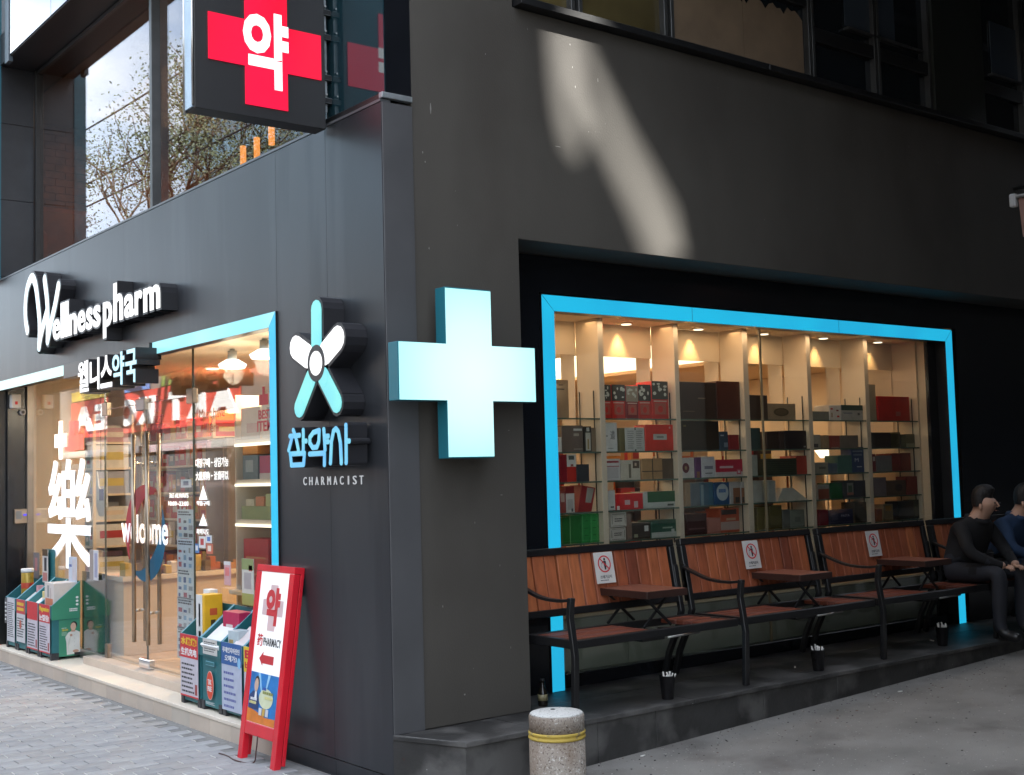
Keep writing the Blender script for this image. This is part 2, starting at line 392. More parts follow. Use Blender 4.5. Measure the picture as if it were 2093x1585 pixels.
for a, b in zip([.62, 1.75, 2.9, 4.1, 5.3, 6.8], [1.75, 2.9, 4.1, 5.3, 6.8, 8.5]):
    bx('top_slab', PLT, (a + .002, YF - .034, .277), (b - .002, .07, .301), stone, .003)
    bx('top_slab', PLT, (a + .3, .073, .277), (b + .296, .46, .3005), stone, .003)
bx('top_slab', PLT, (.62, .073, .277), (.918, .46, .3005), stone, .003)

# ------------------------------------------------------------------ the corner building
BLD = T('corner_building', 'dark grey corner building with lit shop windows on the street and alley', 'building', (0, 0, 0))
B_TOP = 9.4
# left cladding panels (plane x = 0, facing the street)
for a, b in ((0.0, .5845), (.5865, 1.1805)):
    bx('facade_panel', BLD, (0, a, .095), (.05, b, 3.545), cladding, .0006)
    bx('plinth_panel', BLD, (.006, a, -.05), (.05, b, .089), cladding, .0015)
ys_ = [1.182, 2.4, 3.62, 4.84, 6.06, 7.28, 8.5, 9.8, 12]
for a, b in zip(ys_, ys_[1:]): bx('facade_panel', BLD, (0, a + .0004, 2.592), (.05, b - .0004, 3.545), cladding)
bx('coping', BLD, (-.004, .0, 3.548), (.06, 12, 3.562), pm('grey_coping', (.12, .125, .135), .4, .3))
retm = pm('return_grey_paint', (.085, .085, .09), .5, 0, .15, 2)
bx('panel_return', BLD, (.003, -.010, .302), (.188, -.0005, 3.545), retm, .001)
bx('core_wall', BLD, (.052, .0, .302), (.188, .02, 3.545), retm)
bx('trim_ledge', BLD, (.0, -.016, 3.566), (.188, .02, 3.596), galv, .002)
bx('core_wall', BLD, (.05, .0205, .0), (.28, 1.15, 3.54), cladding)
bx('core_wall', BLD, (.06, 1.15, 2.66), (.28, 12, 3.54), cladding)
# brown-grey alley wall (plane y = 0) with the window recess cut out of it: x .9..5.22, z .3..2.908
bw = M(); bw.prism([(x, 0, z) for x, z in [(.19, .302), (.892, .302), (.892, 2.908), (8.7, 2.908), (8.7, .302), (9, .302), (9, 4.24), (.892, 4.24), (.892, B_TOP), (.19, B_TOP)]], (0, .3495, 0), brown)
bw.obj('brown_wall', BLD, .003)
bx('upper_wall', BLD, (.893, 0, 6.2), (9, .3495, B_TOP), brown)
# back of the recess: black panels round the lit frame
rb = M(); YB = .353
rb.box((.86, YB, .302), (1.318, YB + .04, 2.907), black_pan); rb.box((1.318, YB, 2.682), (5.73, YB + .04, 2.907), black_pan)
rb.box((5.73, YB, .302), (8.72, YB + .04, 2.907), black_pan); rb.obj('black_panel', BLD)
# lit blue frame of the alley window: three strips with mitred corners
def strip(name, pts, y0, y1, mat, side=blackm):
    mm = M(); mm.hexa([(x, y1, z) for x, z in pts], [(x, y0, z) for x, z in pts], side); mm.m[1] = mm.mi(mat); return mm.obj(name, BLD, .001)
fx0, fx1, fz1, fw = 1.330, 5.665, 2.671, .098
strip('light_strip', [(fx0, .302), (fx0 + fw, .302), (fx0 + fw, fz1 - fw), (fx0, fz1)], .345, .44, E_blue)
for a, b in ((0, .30), (.30, .66), (.66, 1.0)):
    xa = fx0 + (fx1 - fx0) * a; xb = fx0 + (fx1 - fx0) * b - .0015
    strip('light_strip', [(xa + (fw if a == 0 else 0), fz1 - fw), (xb - (fw if b == 1 else 0), fz1 - fw), (xb, fz1), (xa + (.002 if a == 0 else 0), fz1)], .345, .44, E_blue)
strip('light_strip', [(fx1 - fw, .302), (fx1, .302), (fx1, fz1), (fx1 - fw, fz1 - fw)], .345, .44, E_blue)
# alley window: glass, mullion, plinth, frosted lower panel
glass = glassm('window_glass', (.97, .98, .97), 1.35)
gl_dark = glassm('alley_glass', (.93, .94, .92), 1.3)
for a, b in ((1.43, 3.41), (3.425, 5.45)):
    bx('window_pane', BLD, (a, .446, .382), (b, .452, 2.575), gl_dark)
bx('glass_joint', BLD, (3.410, .444, .382), (3.425, .456, 2.575), pm('clear_silicone', (.25, .2, .12), .3))
bx('window_sill', BLD, (1.43, .40, .302), (5.66, .52, .381), black_pan, .003)
bx('black_panel', BLD, (5.45, .440, .38), (5.57, .47, 2.575), black_pan)
frost = pm('grey_green_panel', (.33, .35, .30), .35, 0, .08, 2)
for a, b in ((1.43, 2.07), (2.074, 3.5), (3.504, 4.9), (4.904, 5.55)):
    bx('lower_panel', BLD, (a, .475, .3815), (b, .495, .688), frost, .001)
bx('inner_sill', BLD, (1.43, .475, .689), (5.55, .60, .701), pm('pale_sill', (.26, .27, .24), .4))
# upper ledge
lx = [.9, 3.02, 5.0, 7.2]
for a, b in zip(lx, lx[1:]):
    lm = M(); lm.hexa([(a + .001, .05, 4.243), (a + .001, -.075, 4.243), (a + .001, -.075, 4.283), (a + .001, -.03, 4.30), (a + .001, .05, 4.305)][::-1],
                      [(b - .001, .05, 4.243), (b - .001, -.075, 4.243), (b - .001, -.075, 4.283), (b - .001, -.03, 4.30), (b - .001, .05, 4.305)][::-1], blackm)
    lm.obj('window_ledge', BLD, .002)
# upper alley windows
kraft = pm('brown_kraft_paper', (.20, .14, .09), .8, 0, .12, 5, .15, 20)
amber = pm('amber_film_pane', (.085, .065, .025), .12, 0, .3, 2)
alu = pm('grey_aluminium_frame', (.09, .09, .09), .4, .6)
darkg = pm('dark_window_glass', (.012, .016, .02), .06, 0, .1, 2)
blueg = pm('blue_grey_pane', (.05, .065, .085), .15, 0, .1, 2)
UW = [(.9, 1.385, 'a'), (1.435, 2.165, 'a'), (2.215, 3.60, 'k'), (3.63, 4.365, 'd'), (4.40, 5.06, 'd'), (5.80, 6.42, 'd'), (6.46, 7.2, 'd')]
for a, b, kd in UW:
    fr = M()
    for p, q in (((a - .01, .03, 4.306), (a + .02, .10, 6.2)), ((b - .02, .03, 4.306), (b + .01, .10, 6.2))): fr.box(p, q, alu)
    if kd == 'k': fr.box((a + .02, .035, 4.83), (b - .02, .10, 4.93), blackm)
    if kd == 'd': fr.box((a + .02, .035, 4.60), (b - .02, .10, 4.70), blackm)
    w = fr.obj('window_frame', BLD, .002)
    o = M(); o.box((a + .02, .075, 4.306), (b - .02, .085, 6.2), amber if kd == 'a' else darkg); o.obj('pane', w)
for a, b in ((2.24, 2.93), (2.935, 3.56)):      # torn kraft paper stuck inside the panes
    pts = [(a, 4.31)] + [(b, 4.31)]
    n = 16; pts += [(b - (b - a) * i / n, 4.79 + random.uniform(-.025, .01) - (.04 if i % 5 == 0 else 0)) for i in range(n + 1)]
    mm = M(); mm.prism([(x, .066, z) for x, z in pts], (0, .004, 0), kraft); mm.obj('paper_sheet', BLD)
for a, b in ((4.05, 4.36), (4.40, 4.66), (6.0, 6.42), (6.46, 6.8)):
    lo = 4.80 if a < 5 else 4.80
    bx('upper_pane', BLD, (a, .062, lo), (b, .07, 6.0 if a < 5 else 5.24), blueg)
bx('sash_rail', BLD, (4.04, .03, 4.765), (4.98, .075, 4.785), alu, .002)
bx('sash_rail', BLD, (5.95, .03, 4.765), (7.2, .075, 4.785), alu, .002)
bx('window_pier', BLD, (5.08, .01, 4.306), (5.79, .12, 6.2), pm('black_green_pier', (.016, .018, .014), .5), .003)
bx('room_backing', BLD, (.9, .12, 4.25), (9, .345, 6.2), pm('dark_room_backing', (.02, .018, .014), .8))
# upper corner column and glossy panel by the sign
bx('corner_column', BLD, (.03, -.004, 3.60), (.188, .3, B_TOP), black_pan)
bx('gloss_panel', BLD, (.022, -.004, 3.596), (.0295, .60, B_TOP), pm('dark_teal_gloss', (.012, .035, .045), .05, 0, .1, 2, spec=.9), .0)
bx('gloss_panel_sill', BLD, (.005, -.004, 3.563), (.05, .60, 3.595), blackm, .003)
bx('corner_column', BLD, (.03, .3, 3.60), (.25, .60, B_TOP), black_pan)
# recessed upper window over the shop sign
jt = M()
for z0, z1 in ((3.56, 3.60), (3.603, 4.345), (4.348, 5.09), (5.093, 5.82)): jt.box((-.10, 6.85, z0), (.33, 7.15, min(z1, 5.648)), black_tile)
jt.obj('black_jamb', BLD, .002)
for z0, z1 in ((3.56, 4.345), (4.348, 5.648)): bx('tile', BLD, (.001, 7.153, z0), (.4, 9.0, z1), black_tile, .002)
bx('soffit_beam', BLD, (.008, .60, 5.65), (.60, 9.0, 5.95), pm('soffit_black', (.014, .014, .017), .45), .002)
upg = glassm('upper_window_glass', (.9, .86, .82), 1.15, .0)
bx('window_frame', BLD, (.33, 6.79, 3.56), (.40, 6.85, 5.648), blackm, .002)
bx('window_frame', BLD, (.34, .60, 5.61), (.38, 6.78, 5.648), blackm, .002)
bx('window_frame', BLD, (.30, 3.806, 3.56), (.372, 3.855, 5.61), alu, .002)
bx('upper_pane', BLD, (.366, 3.86, 3.56), (.372, 6.78, 5.61), upg)
bx('upper_pane', BLD, (.366, .60, 3.56), (.372, 3.80, 5.61), upg)
bx('window_board', BLD, (.06, .6, 3.545), (.38, 7.2, 3.559), blackm)
# upper storey curtain glass (reflects the sky)
skg = glassm('upper_sky_glass', (.25, .28, .3), 1.5, .06)
yy = [.6, 1.9, 3.3, 4.84, 5.29, 6.50]
for a, b in zip([.6, 2.1, 3.7, 5.295], [2.095, 3.695, 5.285, 6.50]):
    bx('sky_pane', BLD, (-.004, a, 5.66), (.004, b, B_TOP), skg); 
bx('upper_backing', BLD, (.3, .61, 5.96), (.6, 9, B_TOP), pm('upper_room_dark', (.05, .06, .07), .8))
bx('glazing_bar', BLD, (-.012, 6.5, 5.6), (.03, 6.62, B_TOP), pm('bluegrey_bar', (.07, .09, .11), .4), .002)
bx('roof_slab', BLD, (.03, .02, B_TOP), (9, 12, B_TOP + .3), brown)
bx('end_wall', BLD, (.6, 11.9, 0), (9, 12, B_TOP), brown); bx('end_wall', BLD, (8.9, .36, 0), (9, 11.9, B_TOP), brown)
# upstairs cafe shell
brickm = pm('dark_red_brick', (.14, .055, .035), .7, 0, .3, 9, .4, 40)
bx('cafe_floor', BLD, (.47, .60, 3.45), (8.9, 11.8, 3.53), beige); bx('cafe_ceiling', BLD, (.62, .60, 5.65), (8.9, 11.8, 5.9), pm('cafe_ceiling_brown', (.10, .06, .04), .8))
bw_ = M(); bw_.box((.5, 8.6, 3.53), (8.8, 8.65, 5.65), brickm); bw_.obj('cafe_back_wall', BLD)
for r in range(25):
    z = 3.55 + r * .083
    for c in range(7):
        x = .52 + c * .23 + (.115 if r % 2 else 0)
        bx('brick', BLD, (x, 8.588, z), (x + .215, 8.60, z + .07), brickm)

# lit frame round the street opening (plane x = 0)
def xstrip(pts, mat, x0=-.012, x1=.07):
    mm = M(); mm.hexa([(x1, y, z) for y, z in pts], [(x0, y, z) for y, z in pts], blackm); mm.m[1] = mm.mi(mat); return mm.obj('light_strip', BLD, .001)
q0, q1, q2, q3, gz1, gw = 1.182, 3.055, 4.90, 6.93, 2.588, .088
xstrip([(q0, gz1), (q1, gz1), (q1, gz1 - gw), (q0 + gw, gz1 - gw)], E_blueL)
xstrip([(q0, gz1), (q0 + gw, gz1 - gw), (q0 + gw, .126), (q0, .126)], E_blue)
xstrip([(q2, gz1), (q3, gz1), (q3 - gw, gz1 - gw), (q2, gz1 - gw)], em('mint_white_light_strip', (.62, .93, .90), 1.0, .05))
xstrip([(q3, gz1), (q3, .126), (q3 - gw, .126), (q3 - gw, gz1 - gw)], E_blue)
bx('opening_soffit', BLD, (.07, 1.19, 2.585), (.285, 6.93, 2.66), pm('bronze_soffit', (.16, .10, .06), .4), .001)
bx('black_jamb', BLD, (.071, 6.80, .10), (.29, 7.2, 2.6), black_pan, .001)
bx('dark_jamb_trim', BLD, (.24, 6.76, .12), (.30, 6.80, 2.585), pm('bronze_trim', (.25, .22, .19), .3, .7), .002)
# glass front: fixed side panes, two doors, transom
GX = .28
yd0, ydm, yd1 = 3.02, 3.90, 4.79
bx('glass_front', BLD, (GX, 1.25, .20), (GX + .006, yd0 - .003, 2.585), glass)
bx('glass_front', BLD, (GX, yd1 + .003, .20), (GX + .006, 6.76, 2.585), glass)
bx('transom_pane', BLD, (GX, yd0, 2.215), (GX + .006, yd1, 2.585), glass)
frostg = pm('frosted_film', (.20, .26, .25), .25, 0, .15, 2)
fb = glassm('frosted_lower_glass', (.30, .36, .35), 1.5, .12, .12)
bx('frosted_film', BLD, (GX - .002, yd1 + .02, .2), (GX - .0008, 5.36, .86), fb)
bx('sill_rail', BLD, (GX - .02, yd1 + .01, .127), (GX + .03, 6.8, .2), steel, .002)
bx('sill_rail', BLD, (GX - .02, 1.2, .127), (GX + .03, yd0 - .01, .2), steel, .002)
doors = []
for a, b, hy in ((yd0 + .003, ydm - .003, ydm - .14), (ydm + .003, yd1 - .003, ydm + .14)):
    d = bx('glass_door', BLD, (GX - .012, a, .192), (GX - .002, b, 2.21), glass)
    for dx in (-.055, .035):
        h = M(); h.tube([(GX + dx, hy, .38), (GX + dx, hy, 1.98)], .0165, darksteel, 12)
        for z in (.62, 1.75): h.tube([(GX + dx, hy, z), (GX + (-.012 if dx < 0 else .0), hy, z)], .012, steel, 8)
        h.obj('door_handle', d)
    doors.append(d)
for y in (yd0, ydm, yd1): bx('glass_edge', BLD, (GX - .010, y - .0025, .21), (GX + .004, y + .0025, 2.21 if y == ydm else 2.58), pm('green_glass_edge', (.08, .09, .07), .2))
bx('glass_edge', BLD, (GX - .008, yd0, 2.211), (GX + .004, yd1, 2.2145), pm('green_glass_edge', (.08, .09, .07), .2))
for y in (yd0 + .03, yd1 - .03): bx('door_hinge', BLD, (GX - .022, y - .055, 2.16), (GX + .018, y + .055, 2.27), darksteel, .004)
bx('door_lock', BLD, (GX - .03, ydm - .02, 2.16), (GX + .01, ydm + .16, 2.25), pm('grey_lock_box', (.3, .3, .31), .3, .5), .004)
bx('door_lock', BLD, (GX - .035, ydm - .10, .188), (GX + .014, ydm + .10, .262), pm('chrome', (.75, .75, .76), .08, 1), .006)
bx('door_hinge', BLD, (GX - .022, yd1 - .08, .188), (GX + .018, yd1 - .02, .30), darksteel, .004)

# ------------------------------------------------------------------ shop interior shell
floor_m = pm('wood_tone_floor', (.50, .34, .20), .4, 0, .08, 2)
ceil_m = pm('warm_ceiling', (.72, .58, .42), .7, 0, .03, 2)
bx('interior_floor', BLD, (.32, .47, .10), (8.8, 11.8, .20), floor_m)
bx('interior_ceiling', BLD, (.29, .46, 2.665), (8.8, 11.8, 2.75), ceil_m)
bx('window_ceiling', BLD, (1.43, .455, 2.59), (5.55, .80, 2.66), ceil_m)
bx('interior_wall', BLD, (.31, 6.80, .2), (.80, 6.9, 2.66), beige, .002)
bx('interior_wall', BLD, (.80, 9.6, .2), (8.8, 9.7, 2.66), beige)
bx('interior_wall', BLD, (8.3, .5, .2), (8.4, 9.6, 2.66), cream)
bx('interior_wall', BLD, (.286, .36, .2), (.32, 1.20, 2.66), cream)
bx('interior_wall', BLD, (.32, .40, .2), (1.43, .44, 2.66), cream)
bx('window_side_wall', BLD, (5.50, .475, .70), (5.56, 1.2, 2.59), cream)
# shop ceiling lamps (recessed panels) - lit
def area(name, loc, sx, sy, watt, col=(1, .69, .40), rot=(0, 0, 0)):
    l = bpy.data.lights.new(name, 'AREA'); l.shape = 'RECTANGLE'; l.size = sx; l.size_y = sy; l.energy = watt; l.color = col
    o = bpy.data.objects.new(name, l); COL.objects.link(o); o.location = loc; o.rotation_euler = rot; return o
E_warm = em('warm_lamp_face', (1, .86, .62), 3.0)
E_cove = em('warm_cove', (1, .84, .56), 2.6)
for i, (x, y) in enumerate(((1.5, 3.0), (1.6, 5.6), (3.4, 3.2), (3.4, 6.2), (5.6, 3.0), (5.8, 6.2), (7.2, 4.2))):
    mm = M(); mm.lathe((x, y, 2.655), [(.06, 0), (.06, .009)], E_warm, 16); mm.obj('ceiling_lamp', BLD)
    area('shop_lamp_light', (x, y, 2.64), .11, .11, 12 if x < 2 else 3.2)
# long bright cove behind the window header
mm = M(); mm.box((3.66, 1.1, 2.415), (3.70, 5.0, 2.60), E_cove); mm.obj('cove_light', BLD)
bx('cove_drop', BLD, (3.62, 1.08, 2.385), (4.1, 5.02, 2.412), ceil_m)
area('cove_lamp_light', (3.60, 3.0, 2.5), .16, 3.6, 9, rot=(0, math.pi / 2, 0))

# paint chips, scratches and worn edges
q = random.Random(77); ch = M(); chm = pm('bare_paint_chip', (.24, .23, .215), .7)
spots = [(880, 222, .010, .075), (864, 312, .010, .016), (869, 331, .010, .012), (877, 508, .008, .02), (992, 111, .006, .012), (1165, 92, .010, .014), (1170, 138, .009, .014), (1176, 178, .009, .022), (1222, 165, .007, .035), (1203, 270, .008, .008), (1140, 300, .06, .006), (950, 1420, .014, .01), (1025, 1012, .02, .006), (1150, 1024, .02, .008), (905, 1240, .006, .02), (1040, 880, .012, .006)]
for px, py, w, h in spots:
    p = PY(px, py, 0)
    if .86 < p.x < 5.3 and p.z < 2.9: continue
    n = 6; ch.prism([(p.x + w * .5 * math.cos(6.28 * k / n) * q.uniform(.6, 1), -.0006, p.z + h * .5 * math.sin(6.28 * k / n) * q.uniform(.6, 1)) for k in range(n)], (0, .0005, 0), chm)
for i in range(22):
    x = q.choice([q.uniform(.2, .88), q.uniform(.9, 5)]); z = q.uniform(.4, 4.1) if x < .89 else q.uniform(2.95, 4.2); w = q.uniform(.0015, .004); h = q.uniform(.0015, .007); n = 5
    ch.prism([(x + w * .5 * math.cos(6.28 * k / n), -.0006, z + h * math.sin(6.28 * k / n)) for k in range(n)], (0, .0005, 0), chm)
ch.obj('paint_chips', BLD, kind='stuff')
we = M(); wem = pm('worn_stone_edge', (.16, .155, .15), .8, 0, .4, 30); x = .18
while x < 6.5:
    l = q.uniform(.03, .30); d = q.uniform(.003, .011)
    if q.random() < .8: we.prism([(x, YF - .0335, .3014), (x + l * .3, YF - .0335, .3014), (x + l, YF - .0335, .3014), (x + l * .8, YF - .0335 + d, .3014), (x + l * .2, YF - .0335 + d * .7, .3014)], (0, 0, .0004), wem)
    x += l + q.uniform(0, .08)
for k in range(14):
    a = k / 14; x = -.002 + a * .16; y = -.004 + a * (YF - .03); we.prism([(x, y, .3014), (x + .014, y - .028, .3014), (x + .024, y - .022, .3014), (x + .012, y + .004, .3014)], (0, 0, .0004), wem)
we.obj('worn_edge', PLT, kind='stuff')
gr = M(); gm = [pm('grit_pale', (.42, .40, .36), .9), pm('grit_dark', (.05, .045, .04), .9), pm('leaf_scrap', (.10, .055, .03), .9)]
for i in range(330):
    x = q.uniform(.5, 6.5); d = abs(q.gauss(0, .28)); y = YF - .03 - d; s_ = q.uniform(.0015, .0042); z = gz2(x, y); c = q.choice([0, 0, 1, 1, 1, 2]); 
    if c == 2: s_ *= 1.8
    gr.box((x - s_, y - s_ * q.uniform(.5, 1), z), (x + s_ * q.uniform(.5, 1), y + s_, z + s_ * (.8 if c < 2 else .25)), gm[c])
for i in range(160):
    x = q.uniform(.4, 5.5); y = q.uniform(-2.2, YF - .05); s_ = q.uniform(.002, .005); z = gz2(x, y); gr.box((x - s_, y - s_, z), (x + s_, y + s_ * q.uniform(.4, 1), z + s_ * .6), gm[q.choice([0, 1])])
struct(gr, 'road_grit'); bpy.data.objects['road_grit']['kind'] = 'stuff'

# ------------------------------------------------------------------ signs
# turquoise cross light box on the brown wall
cx0, cz0 = .385, 2.124; ah, bw2 = .441, .147
t = T('cross_sign', 'large glowing turquoise cross light box on the brown corner wall', 'sign', (cx0, -.12, 1.68))
P12 = [(-bw2, ah), (bw2, ah), (bw2, bw2), (ah, bw2), (ah, -bw2), (bw2, -bw2), (bw2, -ah), (-bw2, -ah), (-bw2, -bw2), (-ah, -bw2), (-ah, bw2), (-bw2, bw2)]
fr = F((cx0, -.2, cz0), (1, 0, 0), (0, 0, 1))
# lit face: brighter over the tubes in the middle of each arm
cm = bpy.data.materials.new('cross_lit_face'); cm.use_nodes = True; nn = cm.node_tree; b = nn.nodes['Principled BSDF']
tc = nn.nodes.new('ShaderNodeTexCoord'); mp = nn.nodes.new('ShaderNodeMapping'); mp.inputs['Location'].default_value = (-cx0 - .04, .2, -cz0); nn.links.new(tc.outputs['Object'], mp.inputs[0])
ln = nn.nodes.new('ShaderNodeVectorMath'); ln.operation = 'LENGTH'; nn.links.new(mp.outputs[0], ln.inputs[0])
cr = nn.nodes.new('ShaderNodeValToRGB'); cr.color_ramp.elements[0].position = .05; cr.color_ramp.elements[0].color = (.66, .92, .90, 1)
cr.color_ramp.elements[1].position = .46; cr.color_ramp.elements[1].color = (.34, .80, .80, 1)
e3 = cr.color_ramp.elements.new(.25); e3.color = (.56, .89, .87, 1)
nn.links.new(ln.outputs['Value'], cr.inputs[0]); nn.links.new(cr.outputs[0], b.inputs['Emission Color']); b.inputs['Emission Strength'].default_value = 1.0 / EXPO
b.inputs['Base Color'].default_value = (.4, .7, .7, 1)
m = M(); fr.poly(m, [(x * .985, z * .985) for x, z in P12][::-1], .0, .003, cm); m.obj('lit_face', t)
m = M(); fr.poly(m, P12[::-1], -.088, -.0005, pm('teal_sign_side', (.015, .16, .21), .35, 0, .05, 4))
m.obj('side_case', t, .0015)
bx('wall_bracket', t, (cx0 - .1, -.112, cz0 - .1), (cx0 + .1, .002, cz0 + .1), blackm)
# projecting red cross sign
RY = .505; t = T('projecting_sign', 'black projecting sign with a glowing red cross and white Korean syllable', 'sign', (-.4, .57, 3.5))
bx('sign_case', t, (-.80, RY + .004, 3.512), (-.035, .628, 4.38), pm('sign_black_face', (.026, .026, .028), .45, 0, .05, 3), .004)
m = M(); m.tube([(-.806, .52, 3.53), (-.806, .52, 4.38)], .006, steel); m.tube([(-.806, .622, 3.50), (-.806, .622, 4.38)], .007, steel); m.box((-.808, .528, 3.52), (-.8005, .614, 4.38), pm('pale_sign_edge', (.42, .50, .58), .3, .3)); m.obj('edge_trim', t)
E_red = em('red_cross_face', (.93, .006, .04), 1.05, .12, 1.2, (1.0, .012, .075))
c1 = PY(544, 96, RY); rc = (c1.x, c1.z)
fr = F((rc[0], RY, rc[1]), (1, 0, 0), (0, 0, 1))
ax_ = (PY(658, 146, RY).x - PY(427, 72, RY).x) / 2; bz = .125
Pr = [(-bz, ax_), (bz, ax_), (bz, bz), (ax_, bz), (ax_, -bz), (bz, -bz), (bz, -ax_), (-bz, -ax_), (-bz, -bz), (-ax_, -bz), (-ax_, bz), (-bz, bz)]
m = M(); fr.poly(m, Pr[::-1], -.001, .003, E_red); m.obj('red_cross', t)
g0 = PY(497, 165, RY); g1 = PY(588, 52, RY)
m = M(); fr.text(m, '약', g0.x - rc[0], g0.z - rc[1] - .02, g1.x - rc[0], g1.z - rc[1] + .045, .0035, .006, E_white, E_white, .035); m.obj('syllable', t)
m = M(); m.box((-.03, .55, 3.62), (.0, .60, 4.5), galv)
for z in (3.67, 3.80, 4.03, 4.17): m.box((-.034, .53, z), (.02, .60, z + .03), blackm); m.tube([(-.012, .535, z + .05), (-.012, .56, z + .05)], .008, steel)
m.obj('mounting_bracket', t, .002)
m = M(); m.prism([(-.030, .605, 3.56), (-.030, .635, 3.60), (-.030, .635, 4.6), (-.030, .605, 4.6)], (.05, 0, 0), galv); m.obj('mounting_bracket', t, .002)

# flower logo on the cladding
xf = -.13; t = T('flower_sign', 'five petal light box logo with a white centre on the corner cladding', 'sign', (-.06, .45, 1.95))
def fp(u, v): p = PX(560 + u / 3.235, 560 + v / 3.235, xf); return (-p.y, p.z)
FY = F((xf, 0, 0), (0, -1, 0), (0, 0, 1))
case = M(); out = pm('black_sign_case', (.022, .022, .026), .4, 0, .1, 6)
petals = [((285, 545), (283, 215), .054, 'petal', E_mint), ((285, 590), (165, 905), .054, 'petal', E_mint), ((290, 600), (425, 870), .054, 'petal', E_mint),
          ((250, 560), (132, 474), .066, 'petal', E_white), ((330, 540), (442, 404), .066, 'petal', E_white)]
cc = fp(285, 592)
def fit(p, q, r0):      # pull the far end in by the radius so the rounded tip lands where measured
    a = Vector(p); b_ = Vector(q); d = (b_ - a).normalized(); return tuple(a), tuple(b_ - d * r0)
for a, b_, r, nm, mt in petals:
    a2 = cc; b2 = fp(*b_); b2 = tuple(Vector(b2) - (Vector(b2) - Vector(cc)).normalized() * (r - .035)); FY.stroke(case, [cc, b2], 2 * (r + .018), -.128, 0, out)
FY.disc(case, cc[0], cc[1], .088, .10, -.128, .003, out)
case.obj('sign_case', t)
for a, b_, r, nm, mt in petals:
    d = (Vector(fp(*b_)) - Vector(cc)).normalized(); s0 = Vector(cc) + d * .105
    m = M(); FY.stroke(m, [tuple(s0), tuple(Vector(fp(*b_)) - d * (r - .035))], 2 * r, .0015, .005, mt); m.obj('petal', t)
m = M(); FY.disc(m, cc[0], cc[1], .095, .100, .0055, .0062, out); FY.disc(m, cc[0], cc[1], .066, .066, .0064, .009, E_white); m.obj('centre_disc', t)

# Korean letter sign and the Latin line under it
t = T('korean_letter_sign', 'three blue outlined Korean syllables standing off the cladding under the flower logo', 'sign', (-.06, .5, 1.65))
gl3 = [[[(108, 1074), (172, 1068)], [(130, 1035), (141, 1066)], [(122, 1078), (100, 1166)], [(146, 1078), (164, 1166)], [(196, 1035), (196, 1166)], [(196, 1106), (216, 1106)], [(110, 1192), (204, 1186), (198, 1262), (118, 1266), (110, 1192)]],
       [[(300, 1036), (262, 1050), (240, 1082), (240, 1120), (258, 1150), (286, 1146), (298, 1112), (302, 1036)], [(332, 1030), (340, 1164)], [(340, 1076), (362, 1074)], [(340, 1112), (362, 1110)], [(238, 1192), (336, 1186), (336, 1262)]],
       [[(376, 1250), (382, 1110), (396, 1040), (412, 1024), (428, 1045), (442, 1120), (448, 1250)], [(478, 1002), (480, 1248)], [(480, 1106), (500, 1106)]]]
sb = em('letter_blue_face', (.16, .52, .90), .88, .1, 8, (.22, .70, .80))
for g_ in gl3:
    m = M()
    for st in g_:
        pts = [fp(*q) for q in st]; FY.stroke(m, pts, .033, -.115, -.0008, out); FY.stroke(m, pts, .027, 0.0006, .0035, sb)
    m.obj('letter', t)
t = T('latin_letter_sign', 'thin white word CHARMACIST in small letters on the dark cladding', 'sign', (-.01, .55, 1.56))
n = len('CHARMACIST'); w = (.895 - .215) / n
FW = F((-.004, 0, 0), (0, -1, 0), (0, 0, 1)); lw = em('silver_letter_face', (.75, .78, .82), .55)
for i, ch in enumerate('CHARMACIST'):
    m = M(); u = -.895 + i * w; ww = .38 if ch == 'I' else 1; FW.text(m, ch, u + (.009 + (.016 if ch == 'I' else 0)), 1.562, u + w * .66 - (.010 if ch == 'I' else 0), 1.608, -.003, .001, lw, lw, 0); m.obj('letter', t)

# long script sign on the fascia
t = T('script_letter_sign', 'white lit brand lettering with a tall swooping W on the fascia', 'sign', (-.06, 4.2, 2.8))
xw = -.12; FX = F((xw, 0, 0), (0, -1, 0), (0, 0, 1))
def wp(u, v): p = PX(u / 5.66, 540 + v / 5.66, xw); return (-p.y, p.z)
wcol = em('w_cyan_face', (.62, .88, .98), 1.1, .1, 3, (.95, 1, 1))
m = M()
for st in ([(320, 770), (300, 640), (298, 460), (322, 270), (372, 160), (412, 230), (440, 430), (462, 700), (455, 960)], [(455, 960), (482, 800), (545, 560)], [(520, 178), (548, 420), (556, 640), (555, 885)], [(555, 885), (590, 700), (640, 480), (680, 255)]):
    pts = spline([wp(*q) for q in st], 5); FX.stroke(m, pts, .120, -.119, -.001, out); FX.stroke(m, pts, .082, .001, .004, wcol)
m.obj('letter', t)
word = 'ellnesspharm'
